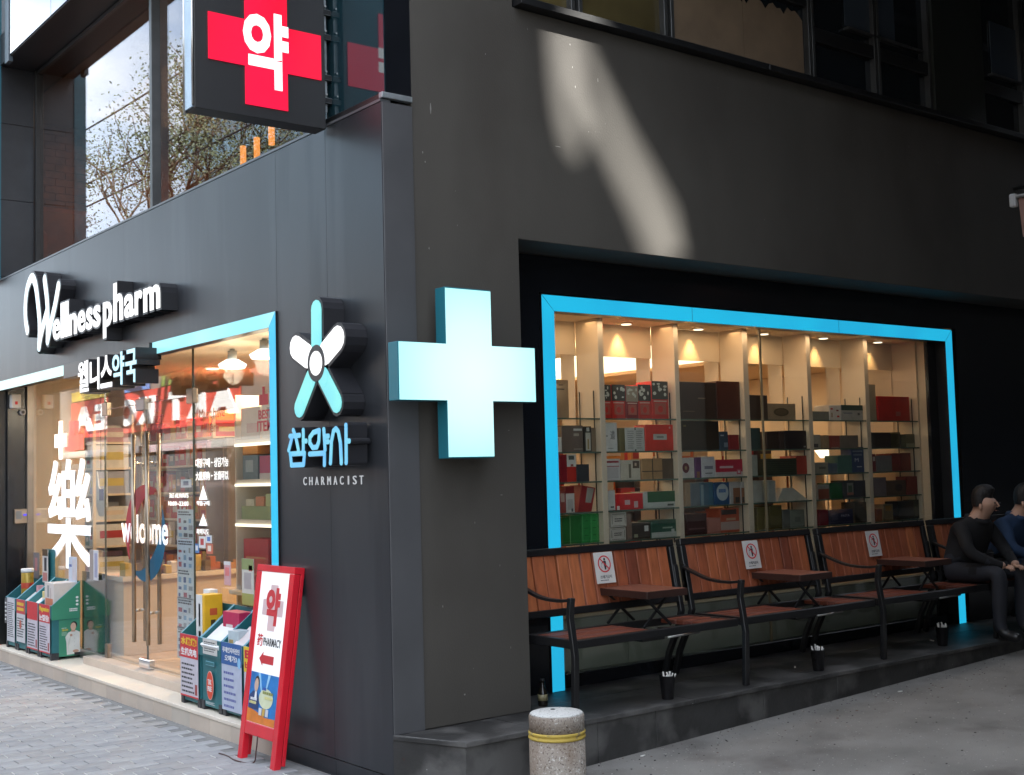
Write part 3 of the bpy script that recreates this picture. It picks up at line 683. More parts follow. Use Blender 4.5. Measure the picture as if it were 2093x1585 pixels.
# each letter's own rectangle, read off the sign: u left/right, v bottom/top in the enlarged view
rects = [(612, 700, 895, 640), (705, 745, 870, 490), (752, 795, 855, 478), (800, 892, 850, 570), (898, 992, 815, 545), (1000, 1075, 785, 510), (1082, 1165, 755, 475), (1195, 1300, 835, 430), (1315, 1425, 685, 270), (1440, 1555, 645, 340), (1562, 1650, 605, 300), (1662, 1855, 575, 235)]
LH = dict(e=1, n=1, s=1, a=1, r=1, m=1)
for ch, (u0, u1, vb, vt) in zip(word, rects):
    um = u0; a = wp(u0, vb); b_ = wp(u1, vt)
    y0_, y1_ = a[0], b_[0]
    zb, xh = 2.775, .175
    z0, z1 = (zb, zb + xh) if ch in 'enesarm' else ((zb - .10, zb + xh) if ch == 'p' else (zb, zb + .29))
    me, bb = text_mesh(ch, .055)
    m = M(); [FX.text(m, ch, y0_ - .004 + k_ * .010, z0 - .010, y1_ + .004 + k_ * .010, z1 + .010, -.119, .0 - .0004 * abs(k_), out, out, .03) for k_ in (-1, 0, 1)]; [FX.text(m, ch, y0_ + .008 + k_ * .006, z0 + .004, y1_ - .008 + k_ * .006, z1 - .004, .001, .0035 + .0004 * k_, E_white, E_white, .022) for k_ in (-1, 0, 1)]; m.obj('letter', t)

# black box sign with five Korean syllables over the door
t = T('black_box_sign', 'black box sign of five lit Korean syllables above the glass doors', 'sign', (-.02, 3.9, 2.3))
bx('box', t, (-.03, 3.062, 2.470), (.06, 4.895, 2.588), pm('sign_box_black', (.015, .015, .017), .3, 0, .1, 4), .002)
FB = F((-.165, 0, 0), (0, -1, 0), (0, 0, 1))
rr5 = [(160, 181, 802, 735), (184, 203, 792, 727), (206, 229, 784, 727), (230, 254, 788, 716), (257, 279, 782, 711)]
for ch, (u0, u1, vb, vt) in zip('웰니스약국', rr5):
    a = PX(u0, (vb + vt) / 2, -.165); b_ = PX(u1, (vb + vt) / 2, -.165)
    f_ = E_white if ch in '웰니스' else em('pale_blue_letter', (.50, .85, .98), 1.1)
    m = M(); FB.text(m, ch, -a.y - .01, 2.292, -b_.y + .01, 2.542, -.165, -.0005, out, out, .03); FB.text(m, ch, -a.y, 2.300, -b_.y, 2.535, 0, .003, f_, f_, .02); m.obj('letter', t)

# ------------------------------------------------------------------ stickers on the glass front
FG = F((GX - .0145, 0, 0), (0, -1, 0), (0, 0, 1))
FG2 = F((GX - .001, 0, 0), (0, -1, 0), (0, 0, 1))
def gp(px, py): p = PX(px, py, GX); return (-p.y, p.z)
vin = em('white_vinyl', (.9, .9, .9), .25)
vin = bpy.data.materials.new('translucent_white_vinyl'); vin.use_nodes = True; t_ = vin.node_tree; t_.nodes.clear()
o_ = t_.nodes.new('ShaderNodeOutputMaterial'); a_ = t_.nodes.new('ShaderNodeBsdfDiffuse'); b__ = t_.nodes.new('ShaderNodeBsdfTranslucent'); c__ = t_.nodes.new('ShaderNodeAddShader')
a_.inputs[0].default_value = (.80, .80, .80, 1); b__.inputs[0].default_value = (.62, .62, .62, 1); t_.links.new(a_.outputs[0], c__.inputs[0]); t_.links.new(b__.outputs[0], c__.inputs[1]); t_.links.new(c__.outputs[0], o_.inputs[0])
def sticker(name, label, cat, f, **k):
    m = M(); f(m); o = m.obj(name); o['label'] = label; o['category'] = cat
    return o
def f(m):
    c = gp(124, 901); a = .155; b_ = .058
    FG2.poly(m, [(c[0] + x, c[1] + z) for x, z in [(-b_ * .9, a * 1.15), (b_ * .9, a * 1.15), (b_, .062), (.17, .062), (.17, -.062), (b_, -.062), (b_ * .9, -a * 1.1), (-b_ * .9, -a * 1.1), (-b_, -.062), (-.17, -.062), (-.17, .062), (-b_, .062)]][::-1], -.001, .0005, vin)
    a_ = gp(97, 1150); b_ = gp(188, 935); [FG2.text(m, '樂', a_[0] + .02 + .022 * i, a_[1] - .02 + .01 * j, b_[0] - .02 + .022 * i, b_[1] - .01 + .01 * j, -.001, .0005 + .0004 * (3 * i + j + 4), vin, vin, 0) for i in (-1, 0, 1) for j in (-1, 0, 1)]
sticker('character_decal', 'big white cross and Chinese character stuck on the glass left of the doors', 'decal', f)
def f(m):
    rd = pm('red_vinyl', (.40, .02, .03), .4); bl = pm('blue_vinyl', (.01, .12, .22), .4)
    c = gp(300, 1090); 
    def ring(a0, a1, mt, w):
        pts = []; n = 22
        for i in range(n + 1):
            a = R_(a0 + (a1 - a0) * i / n); pts.append((c[0] + .40 * math.cos(a), c[1] + .37 * math.sin(a)))
        ww = [w * math.sin(math.pi * min(1, (i + 1.5) / (n + 2))) for i in range(n + 1)]
        inn = [(c[0] + (.40 - x) * math.cos(R_(a0 + (a1 - a0) * i / n)), c[1] + (.37 - x * .9) * math.sin(R_(a0 + (a1 - a0) * i / n))) for i, x in enumerate(ww)]
        for i in range(n): FG.poly(m, [pts[i], pts[i + 1], inn[i + 1], inn[i]][::-1], -.0004, .0004, mt)
    ring(60, 215, rd, .17); ring(-120, 30, bl, .17)
    a = gp(252, 1108); b_ = gp(347, 1062); FG.text(m, 'welcome', a[0], a[1], b_[0], b_[1] + .03, .0006, .0014, vin, vin, .02)
sticker('welcome_decal', 'red and blue ring decal with the word welcome across both doors', 'decal', f)
a = gp(400, 957); b_ = gp(467, 934); t = T('service_lettering', 'upper line of small white Korean lettering on the right glass', 'lettering', FG2.p((a[0] + b_[0]) / 2, a[1])); w_ = b_[0] - a[0]
for tx, f0, f1, g0, g1 in (('대량구매', 0, .44, 0, 1), ('·', .48, .53, .42, .58), ('상담가능', .57, 1, 0, 1)): m = M(); h_ = b_[1] - a[1]; FG2.text(m, tx, a[0] + w_ * f0, a[1] + h_ * g0, a[0] + w_ * f1, a[1] + h_ * g1, -.001, .0005, vin, vin, .02); m.obj('word', t)
a = gp(400, 983); b_ = gp(467, 962); t = T('service_lettering', 'lower line of small white Chinese lettering on the right glass', 'lettering', FG2.p((a[0] + b_[0]) / 2, a[1])); w_ = b_[0] - a[0]
for tx, f0, f1, g0, g1 in (('大量采购', 0, .44, 0, 1), ('·', .48, .53, .42, .58), ('洽谈可以', .57, 1, 0, 1)): m = M(); h_ = b_[1] - a[1]; FG2.text(m, tx, a[0] + w_ * f0, a[1] + h_ * g0, a[0] + w_ * f1, a[1] + h_ * g1, -.001, .0005, vin, vin, .02); m.obj('word', t)
def f(m):
    for z0, z1 in ((992, 1022), (1050, 1075)):
        a = gp(407, z1); b_ = gp(424, z0); FG2.poly(m, [(a[0], a[1]), (b_[0], a[1]), ((a[0] + b_[0]) / 2, b_[1])], -.001, .0005, vin)
    a = gp(402, 1034); b_ = gp(428, 1024); FG2.text(m, '약품구매', a[0], a[1], b_[0], b_[1], -.001, .0005, vin, vin, .02)
    a = gp(402, 1093); b_ = gp(427, 1082); FG2.text(m, '복약지도', a[0], a[1], b_[0], b_[1], -.001, .0005, vin, vin, .02)
sticker('icon_decal', 'white vinyl icons with captions beside the column of posters', 'decal', f)
def f(m):
    a = gp(350, 1018); b_ = gp(389, 1008); FG.text(m, '365 ALWAYS', a[0], a[1], b_[0], b_[1], -.0005, .0008, vin, vin, .02)
    a = gp(348, 1034); b_ = gp(389, 1025); FG.text(m, '10:00~23:00', a[0], a[1], b_[0], b_[1], -.0005, .0008, vin, vin, .02)
sticker('hours_lettering', 'white opening hours lettering on the right glass door', 'lettering', f)
rdm = pm('red_vinyl', (.40, .02, .03), .4); om = paint((.55, .20, .10))
for u in (0, 1):
    def f(m):
        a = gp((534, 318)[u], (829, 842)[u]); FG2.rect(m, a[0] - .03, a[1], a[0] + .10, a[1] + .07, -.001, .0005, rdm); FG2.rect(m, a[0] + .02, a[1] + .07, a[0] + .05, a[1] + .12, -.001, .0005, rdm)
        FG2.text(m, 'BEST', a[0] - .04, a[1] - .09, a[0] + .15, a[1] - .03, -.001, .0005, rdm, rdm, .02); FG2.text(m, 'ITEMS', a[0] - .06, a[1] - .17, a[0] + .2, a[1] - .10, -.001, .0005, rdm, rdm, .02)
    sticker('best_items_decal', ('red thumb decal with two red words beside the right blue strip', 'red thumb decal with two red words behind the right door hinge')[u], 'decal', f)
a = gp(405, 838); t = T('orange_lettering', 'thin orange two line English lettering high on the right pane', 'lettering', FG2.p(a[0], a[1]))
m = M(); FG2.text(m, 'Must have', a[0] + .02, a[1] - .07, a[0] + .44, a[1] + .0, -.001, .0005, om); m.obj('word', t)
m = M(); FG2.text(m, 'Item', a[0] + .15, a[1] - .17, a[0] + .33, a[1] - .10, -.001, .0005, om); m.obj('word', t)
# column of printed sheets on the right door side
greys = [paint((.55, .60, .60)), paint((.62, .70, .78)), paint((.68, .70, .68)), paint((.60, .64, .66))]
for i in range(5):
    y0v, y1v = 1042 + i * 61, 1042 + (i + 1) * 61 - 3
    a = gp(363, y1v); b_ = gp(396, y0v); m = M(); FG2.rect(m, a[0], a[1], b_[0], b_[1], -.002, .0002, greys[i % 4])
    rr = random.Random(i); w = b_[0] - a[0]; h = b_[1] - a[1]
    lines(FG2, m, a[0] + .02, b_[1] - h * .22, b_[0] - .02, b_[1] - h * .05, 2, ink, .0003, i, .6)
    for r_ in range(3):
        for c_ in range(3):
            cc_ = rr.choice([(.05, .08, .22), (.4, .06, .08), (.08, .08, .09), (.2, .35, .5), (.3, .3, .3)]); u = a[0] + w * (.08 + .31 * c_); v = a[1] + h * (.05 + .24 * r_)
            FG2.rect(m, u, v, u + w * rr.uniform(.1, .24), v + h * rr.uniform(.08, .19), .0003, .0008, paint(cc_))
    o = m.obj('poster_sheet'); o['category'] = 'poster'; o['group'] = 'printed product sheets in a column on the glass'
    o['label'] = ['top pale sheet with small figures in the column of posters on the glass', 'second sheet with blue product pictures in the poster column', 'middle grey sheet with mixed product pictures in the poster column', 'fourth pale sheet in the poster column above the bins', 'lowest sheet of the poster column, beside the first teal bin'][i]
for lab, px0, py0, px1, py1, c, c2 in (('small white notice with red figure below the icons on the glass', 407, 1097, 420, 1120, (.75, .75, .75), (.5, .06, .06)), ('small white label with blue print beside the red figure notice', 421, 1095, 433, 1110, (.7, .72, .76), (.1, .2, .5)), ('small red card sticker under the blue printed label', 422, 1112, 435, 1132, (.55, .16, .10), (.8, .7, .6)), ('small blue and white payment sticker beside the poster column', 398, 1112, 407, 1130, (.12, .25, .5), (.75, .75, .75)), ('small pale framed sign sticker left of the service lettering', 370, 980, 391, 997, (.6, .62, .64), (.1, .12, .18))):
    a = gp(px0, py1); b_ = gp(px1, py0); m = M(); FG2.rect(m, a[0], a[1], b_[0], b_[1], -.002, .0004, paint(c)); w = b_[0] - a[0]; h = b_[1] - a[1]; FG2.rect(m, a[0] + w * .25, a[1] + h * .25, b_[0] - w * .25, b_[1] - h * .2, .0005, .001, paint(c2))
    o = m.obj('glass_sticker'); o['label'] = lab; o['category'] = 'sticker'

# devices on the black jamb
JY = 6.80
t = T('emergency_lamp', 'white boxed lamp unit high on the black jamb', 'lamp', (.13, JY, 2.35))
bx('lamp_case', t, (.085, JY - .07, 2.335), (.175, JY + .001, 2.47), pm('off_white_plastic', (.55, .54, .52), .4), .008); bx('red_mark', t, (.118, JY - .073, 2.37), (.142, JY - .0705, 2.40), redp)
t = T('security_camera', 'small round security camera under the lamp unit', 'camera', (.2, JY, 2.28))
m = M(); m.tube([(.2, JY, 2.30), (.2, JY - .04, 2.30)], .03, pm('camera_grey', (.35, .35, .36), .35)); m.obj('housing', t); m = M(); m.tube([(.2, JY - .0405, 2.30), (.2, JY - .05, 2.30)], .014, blackm); m.obj('lens', t)
t = T('access_reader', 'black access reader with a blue light on the black jamb', 'reader', (.19, JY, 1.25))
bx('case', t, (.125, JY - .03, 1.245), (.255, JY + .001, 1.385), darksteel, .006); bx('screen', t, (.14, JY - .033, 1.29), (.19, JY - .031, 1.365), pm('reader_screen', (.18, .2, .22), .1)); bx('light', t, (.205, JY - .033, 1.318), (.238, JY - .031, 1.336), em('blue_led', (.1, .08, .9), 1.2))

# ------------------------------------------------------------------ leaning pavement sign
t = T('pavement_sign', 'tall red framed pharmacy sign leaning against the dark wall', 'sign', (-.2, 1.12, 0))
ya, yb = 1.352, .892; lean = .146; Hh = 1.12
SFv = Vector((lean, 0, math.sqrt(Hh ** 2 - lean ** 2))).normalized()
FS = F((-.207, ya, .0), (0, -1, 0), SFv, (-SFv.z, 0, SFv.x)); Wd = ya - yb
redf = pm('glossy_red_metal', (.72, .014, .03), .3, 0, .08, 6, coat=.3)
lit_face = em('back_lit_white_panel', (.95, .97, 1.0), .42); lit_face.node_tree.nodes['Principled BSDF'].inputs['Base Color'].default_value = (.82, .82, .82, 1)
m = M(); FS.rect(m, 0, 0, .055, 1.075, -.04, 0, redf); m.obj('leg', t, .003)
m = M(); FS.rect(m, Wd - .055, 0, Wd, 1.075, -.04, 0, redf); m.obj('leg', t, .003)
m = M(); FS.rect(m, 0, 0.03, .04, 1.08, -.066, -.043, redf); FS.rect(m, Wd - .04, 0.03, Wd, 1.08, -.066, -.043, redf); FS.rect(m, .04, .95, Wd - .04, 1.08, -.066, -.043, redf); m.obj('rear_frame', t, .003)
m = M(); FS.rect(m, 0, 1.077, Wd, 1.115, -.066, 0, redf); m.obj('top_rail', t, .003)
m = M(); FS.rect(m, .056, .155, Wd - .056, .225, -.04, -.001, redf); m.obj('bottom_rail', t, .003)
m = M(); FS.rect(m, .056, .226, Wd - .056, 1.076, -.035, -.006, lit_face); fcb = m.obj('face_panel', t)
u0, u1 = .060, Wd - .060; uw = u1 - u0; pk = pm('pale_pink_print', (.72, .52, .52), .5)
m = M(); uc = u0 + uw * .52; vc = .875
FS.poly(m, [(uc + x, vc + z) for x, z in [(-.045, .13), (.045, .13), (.045, .045), (.125, .045), (.125, -.045), (.045, -.045), (.045, -.13), (-.045, -.13), (-.045, -.045), (-.125, -.045), (-.125, .045), (-.045, .045)]][::-1], -.0055, -.005, pk); m.obj('pink_cross', fcb)
m = M(); FS.text(m, '약', uc - .085, .775, uc + .085, .99, -.0045, -.0035, redp, redp, .05); m.obj('syllable', fcb)
m = M(); FS.text(m, '药', u0 + .03, .652, u0 + .095, .722, -.005, -.004, redp, redp, .02); FS.text(m, 'PHARMACY', u0 + .105, .660, u1 - .02, .705, -.005, -.004, ink, ink, .015); m.obj('pharmacy_word', fcb)
m = M(); FS.poly(m, [(uc - .10, .585), (uc - .055, .625), (uc - .055, .607), (uc + .075, .607), (uc + .075, .560), (uc - .055, .560), (uc - .055, .545)][::-1], -.005, -.004, redp); m.obj('arrow', fcb)
m = M(); FS.rect(m, u0, .228, u1, .505, -.005, -.004, pm('poster_blue', (.02, .20, .55), .4, 0, .35, 9))
for i in range(9):
    a = R_(200 - i * 24); c_ = (u0 + uw * .52, .34); FS.poly(m, [c_, (c_[0] + .30 * math.cos(a - .05), min(.504, max(.30, c_[1] + .2 * math.sin(a - .05)))), (c_[0] + .30 * math.cos(a + .05), min(.504, max(.30, c_[1] + .2 * math.sin(a + .05))))], -.0035, -.003, paint((.34, .62, .85))) if 0 < i < 9 and abs(math.cos(a)) < .55 else None
FS.poly(m, [(u0, .228), (u0, .305), (u0 + uw * .3, .292), (u0 + uw * .65, .268), (u1, .272), (u1, .228)], -.0028, -.0023, pm('poster_orange', (.75, .22, .03), .4, 0, .2, 9))
FS.disc(m, u0 + uw * .62, .37, .085, .055, -.0028, -.0026, paint((.70, .74, .50)), 20)
FS.poly(m, [(u0 + .01, .30), (u0 + .005, .37), (u0 + .05, .40), (u0 + .10, .395), (u0 + .13, .36), (u0 + .13, .30)], -.0024, -.0021, paint((.02, .05, .16)))
FS.poly(m, [(u0 + .07, .36), (u0 + .075, .40), (u0 + .095, .40), (u0 + .10, .36)], -.002, -.0018, whitep)
FS.disc(m, u0 + .088, .452, .029, .034, -.0019, -.0017, hairm, 18); FS.disc(m, u0 + .085, .435, .025, .038, -.0016, -.0013, paint((.66, .44, .33)), 18)
for v, a, b_, c_ in ((.412, .50, .62, (.05, .1, .4)), (.392, .50, .95, (.3, .32, .1)), (.365, .58, .95, (.75, .7, .3)), (.325, .05, .35, (.75, .7, .3)), (.345, .08, .38, (.8, .8, .82))):
    lines(FS, m, u0 + uw * a, v, u0 + uw * b_, v + .018, 1, paint(c_), -.0012, int(v * 1000), .8)
for i in range(3): FS.rect(m, u0 + uw * (.42 + .12 * i), .275, u0 + uw * (.52 + .12 * i), .315, -.0012, -.0009, paint([(.7, .7, .72), (.6, .4, .1), (.65, .65, .7)][i]))
m.obj('advert_print', fcb)
m = M(); m.tube(spline([(-.19, 1.12, .16), (-.20, 1.12, .08), (-.21, 1.14, .012), (-.26, 1.25, .016), (-.24, 1.40, .014), (-.25, 1.50, .016)], 5), .004, pm('brown_cable', (.07, .03, .025), .5)); m.obj('power_cable', t)

# ------------------------------------------------------------------ teal cardboard display bins
def bin_(ya, yb, lab, face, side=None, header=True):
    """front at x .012, back at x .265, ya > yb (left to right as seen)"""
    t = T('display_bin', lab, 'display bin', (.14, (ya + yb) / 2, .1255), 'teal cardboard display bins by the shop doors')
    x0, x1 = .014, .262; z0 = .150; zl = .582; zb = .775; w = .006
    m = M(); m.box((x0 + .012, yb + .012, z0), (x1, ya - .012, zl - .07), teal); m.obj('body', t, .002)
    m = M(); m.box((x0, yb + .002, zl - .11), (x0 + w, ya - .002, zl), teal)
    for y in (yb + .002, ya - .002 - w): m.prism([(x0 + w, y, zl - .12), (x1, y, zl - .12), (x1, y, zb), (x0 + w, y, zl)], (0, w, 0), side if (side and y < ya - .1) else teal)
    m.box((x1 - w, yb + .0085, zl - .12), (x1, ya - .0085, zb), teal); m.box((x0 + w, yb + .009, zl - .06), (x1 - w, ya - .009, zl - .05), teal); m.obj('tray', t)
    m = M(); m.box((x0 - .001, yb + .001, zl + .0005), (x0 + w + .001, ya - .001, zl + .004), tealL)
    for y in (yb + .001, ya - .003 - w): m.prism([(x0 + w + .001, y, zl + .0005), (x1, y, zb + .0005), (x1, y, zb + .004), (x0 + w + .001, y, zl + .004)], (0, w + .002, 0), tealL)
    m.obj('tray_edge', t)
    for y in (ya - .05, yb + .005):
        bx('foot', t, (x0 + .004, y, .1262), (x0 + .07, y + .045, .185), pm('black_plastic_foot', (.03, .03, .035), .5), .003)
    if header: 
        m = M(); m.prism([(x1 + .001, ya - .02, zb - .05), (x1 + .001, yb + .02, zb - .05), (x1 + .001, yb + .02, 1.0), (x1 + .001, yb + .04, 1.02), (x1 + .001, ya - .04, 1.02), (x1 + .001, ya - .02, 1.0)], (.006, 0, 0), teal); m.obj('header_card', t)
    fr = F((x0 - .001, ya, z0), (0, -1, 0), (0, 0, 1))
    m = M(); face(fr, m, ya - yb, zl - z0); m.obj('front_flyer', t)
    if side:
        m = M(); m.box((x0 + .07, yb + .0085, z0), (x1, yb + .0115, zl - .125), side); m.obj('side_print_panel', t)
    return t
def f_red(title, t2, sub, bg=redp, ty=yellowp, deep=0):
    def f(fr, m, w, h):
        a, b_ = w * .06, w * .94; fr.rect(m, a, .03, b_, h + .005, .001, .003, paint((.60, .56, .62))); fr.rect(m, a, h * .66, b_, h + .006, .003, .0045, bg)
        if title: fr.text(m, title, a + .015, h * .85, b_ - .015, h * .97, .005, .006, ty, ty, .03)
        if t2: fr.text(m, t2, a + .015, h * .69, b_ - .015, h * .81, .005, .006, whitep if ty is yellowp else ty, None, .03)
        lines(fr, m, a + .02, h * .12, b_ - .05, h * .60, sub, ink, .0031, sub * 7)
        fr.rect(m, b_ - .05, h * .12, b_ - .015, h * .28, .0031, .0036, paint((.35, .05, .05))); fr.rect(m, a, .03, b_, .04, .003, .004, bg)
    return f
def f_list(fr, m, w, h):
    fr.rect(m, w * .18, .04, w * .9, h, .001, .003, paint((.62, .62, .66))); lines(fr, m, w * .25, .08, w * .85, h * .92, 18, ink, .0031, 4)
    fr.rect(m, 0, h * .45, w * .2, h * .98, .004, .006, paint((.12, .12, .13))); lines(fr, m, .005, h * .5, w * .18, h * .93, 5, whitep, .0061, 9)
def f_green(fr, m, w, h):
    a, b_ = w * .08, w * .88; fr.rect(m, a, .06, b_, h + .004, .001, .003, paint((.62, .62, .64))); fr.rect(m, a, h * .72, b_, h + .005, .003, .004, paint((.55, .06, .07)))
    lines(fr, m, a + .02, h * .76, b_ - .02, h * .97, 2, yellowp, .0041, 3, .6); lines(fr, m, a + .02, .1, b_ - .02, h * .65, 8, ink, .0031, 12)
    fr.disc(m, w * .45, h * .5, .03, .04, .0037, .0042, paint((.5, .12, .08)))
def f_oval(fr, m, w, h):
    fr.rect(m, w * .18, h * .78, w * .85, h + .004, .001, .004, paint((.62, .61, .58))); lines(fr, m, w * .24, h * .82, w * .8, h * .98, 5, ink, .0041, 21)
    fr.disc(m, w * .5, h * .33, .052, .092, .001, .003, paint((.75, .45, .38))); fr.disc(m, w * .5, h * .33, .047, .086, .0031, .0045, pm('orange_red_oval', (.75, .07, .03), .5))
    fr.text(m, 'TAX', w * .5 - .026, h * .34, w * .5 + .026, h * .34 + .034, .005, .006, whitep, None, .02); fr.text(m, 'FREE', w * .5 - .03, h * .245, w * .5 + .03, h * .245 + .032, .005, .006, whitep, None, .02)
    fr.rect(m, w * .3, h * .62, w * .7, h * .68, .001, .002, tealL); fr.rect(m, w * .31, h * .628, w * .69, h * .672, .0021, .003, teal)
    lines(fr, m, w * .28, .02, w * .72, h * .09, 3, whitep, .001, 8)
def f_blue(fr, m, w, h):
    a, b_ = w * .05, w * .96; fr.rect(m, a, .02, b_, h + .004, .001, .003, paint((.50, .55, .68))); fr.rect(m, a, h * .70, b_, h + .006, .003, .0045, bluep)
    fr.text(m, '루테인지아잔틴', a + .02, h * .87, b_ - .02, h * .95, .005, .006, whitep, None, .02); fr.text(m, '오메가3', a + .05, h * .75, b_ - .06, h * .84, .005, .006, whitep, None, .02)
    fr.disc(m, b_ - .03, h * .75, .022, .034, .0046, .0055, paint((.3, .6, .85)))
    for i in range(6): lines(fr, m, a + .03, h * (.08 + .095 * i), b_ - .08, h * (.13 + .095 * i), 1, paint((.12, .14, .38)), .0031, 30 + i, .7)
# right hand group, from the door to the leaning sign
bn = []
bn.append(bin_(2.675, 2.355, 'teal bin with red and white Chinese poster, nearest the glass door', f_red('水嫩嫩!', '生机充电', 7), header=False))
bn.append(bin_(2.35, 2.035, 'teal bin with an orange tax free oval on its front', f_oval, header=False))
bn.append(bin_(2.03, 1.72, 'teal bin with a blue and white flyer listing supplements', f_blue))
bn.append(bin_(1.715, 1.40, 'teal bin with a yellow flyer, mostly behind the red pavement sign', f_red('BIO', '비타민', 8, yellowp, redp)))
# left hand group
bn.append(bin_(6.655, 6.335, 'teal bin with a black notice, farthest left against the jamb', f_list, header=False))
bn.append(bin_(6.33, 6.02, 'teal bin with a hanging white list, second from the jamb', f_green))
bn.append(bin_(6.015, 5.69, 'teal bin with a red topped flyer, behind the green sided bin', f_red('', '', 9), header=False))
last = bin_(5.685, 5.36, 'teal bin with green side panel printed with a man in white', f_red('Magnesium', '눈떨림!', 10), greenp, False)
# portrait print on the green side
fs = F((.0, 5.36 + .0085, .15), (1, 0, 0), (0, 0, 1)); m = M()
fs.poly(m, [(.135, .01), (.13, .14), (.12, .20), (.15, .245), (.19, .262), (.225, .262), (.261, .24), (.261, .02)], 0, .001, paint((.72, .72, .68)))
fs.poly(m, [(.175, .25), (.18, .285), (.215, .285), (.215, .25)], .001, .0016, skinm); fs.disc(m, .202, .322, .031, .036, .0016, .0020, hairm); fs.disc(m, .196, .305, .026, .040, .0022, .0026, paint((.66, .44, .33)))
fs.poly(m, [(.223, .30), (.223, .335), (.232, .33), (.230, .305)], .0022, .0028, hairm); fs.disc(m, .175, .215, .013, .014, .0022, .0028, skinm); fs.poly(m, [(.15, .03), (.15, .10), (.16, .12), (.175, .21), (.165, .2), (.14, .13)], .0012, .0018, paint((.62, .62, .58)))
fs.disc(m, .22, .045, .03, .016, .0016, .0022, skinm); fs.rect(m, .205, .0, .262, .03, .0023, .0028, paint((.01, .01, .012)))
for v in (.10, .14, .18, .22): fs.disc(m, .208, v, .002, .002, .0012, .0018, ink, 8)
fs.text(m, '그린스토어', .085, .262, .145, .285, 0, .0012, yellowp, None, .03); lines(fs, m, .085, .215, .145, .255, 4, paint((.5, .62, .5)), 0, 5); lines(fs, m, .085, .29, .145, .302, 1, whitep, 0, 6)

m.v = [(.262 + (v[0] - .262) * .88, v[1], .152 + (v[2] - .15) * .80) for v in m.v]
m.obj('portrait_print', last)
fs2 = F((.0, 5.36 + .0018, .15), (1, 0, 0), (0, 0, 1)); m = M(); lines(fs2, m, .17, .372, .25, .402, 2, whitep, 0, 11, .7)
for v in (.43, .46, .49): fs2.disc(m, .235, v, .012, .010, 0, .001, whitep, 10)
m.obj('side_print', last)
# goods lying in and standing on the bins
def goods(name, lab, x, y, z, sx, sy, sz, mat, rot=0, deco=None, cat='box', tilt=0):
    t = T(name, lab, cat, (x, y, z))
    m = M(); m.box((x - sx / 2, y - sy / 2, z), (x + sx / 2, y + sy / 2, z + sz), mat); o = m.obj('carton', t, .002)
    if deco:
        fr = F((x - sx / 2, y + sy / 2, z), (0, -1, 0), (0, 0, 1)); fr2 = F((x - sx / 2, y - sy / 2, z), (1, 0, 0), (0, 0, 1))
        m = M()
        for which, a, b_, c, d, col in deco: (fr if which == 'f' else fr2).rect(m, a * (sy if which == 'f' else sx), c * sz, b_ * (sy if which == 'f' else sx), d * sz, 0, .0008, paint(col))
        m.obj('label_print', t)
    t.rotation_euler = (0, tilt, rot); return t
BZ = .545
goods('supplement_carton', 'tall yellow and white carton standing in the poster bin', .15, 2.50, BZ, .13, .13, .30, paint((.80, .45, .02)), 0, [('f', 0, .75, 0, 1, (.75, .74, .72)), ('f', .3, .5, .3, .8, (.1, .1, .12)), ('f', .3, .55, .08, .2, (.6, .3, .1)), ('s', .3, .7, .55, .7, (.6, .1, .03)), ('s', .35, .6, .05, .45, (.08, .05, .02))])
goods('supplement_carton', 'white carton with a grey lens picture left of the yellow carton', .215, 2.625, BZ + .08, .06, .10, .24, white, 0, [('f', .3, .8, .45, .75, (.12, .13, .15)), ('f', .3, .7, .1, .3, (.5, .5, .5))])
goods('face_mask_pack', 'white packs lying in the tax free bin', .11, 2.19, BZ + .02, .20, .26, .05, white, 0, None, 'packs', -.65)
goods('supplement_carton', 'crimson carton standing at the back of the tax free bin', .19, 2.15, BZ + .09, .10, .24, .115, paint((.50, .02, .09)), 0, [('f', .2, .6, .1, .3, (.7, .6, .6))])
goods('small_carton', 'pale blue carton lying among pink packs in the blue flyer bin', .10, 1.945, BZ, .09, .12, .11, paint((.55, .64, .68)), .1, [('f', .1, .5, .1, .5, (.5, .35, .15))])
goods('face_mask_pack', 'pink and white packs spilling over the blue flyer bin', .13, 1.83, BZ + .03, .20, .17, .05, paint((.75, .66, .66)), .2, [('s', .1, .9, .2, .8, (.7, .1, .2))], 'packs', -.65)
goods('supplement_carton', 'slim white carton with a red mark beside the red sign', .20, 1.66, BZ + .02, .05, .13, .26, white, 0, [('f', .1, .4, .1, .4, (.4, .05, .08)), ('f', .5, .6, .05, .9, (.3, .3, .3))])
goods('leaflet_card', 'olive green topped leaflet card above the blue flyer bin', .235, 2.09, .79, .006, .17, .30, paint((.60, .58, .52)), 0, [('f', 0, 1, .76, 1, (.25, .30, .12)), ('f', 0, 1, 0, .25, (.33, .34, .10)), ('f', .2, .8, .35, .7, (.4, .36, .36)), ('f', .6, .9, .74, .86, (.4, .08, .06))], 'leaflet')
goods('leaflet_card', 'pink and white leaflet card standing behind the yellow carton', .24, 2.405, .90, .006, .10, .16, paint((.62, .36, .38)), 0, [('f', .2, .8, .4, .75, (.7, .2, .2)), ('f', 0, 1, .85, 1, (.7, .68, .68))], 'leaflet')
goods('leaflet_card', 'low beige leaflet strip at the back of the yellow flyer bin', .235, 1.75, .93, .006, .26, .05, paint((.55, .52, .36)), 0, [('f', .1, .9, .2, .8, (.2, .2, .1))], 'leaflet')
goods('supplement_carton', 'cream carton with plant drawings in the green sided bin', .15, 5.52, BZ + .02, .20, .24, .20, paint((.66, .60, .56)), 0, [('f', .1, .9, .05, .35, (.62, .2, .1)), ('f', .3, .5, .4, .9, (.3, .3, .3)), ('f', .65, .7, .35, .8, (.4, .3, .3))])
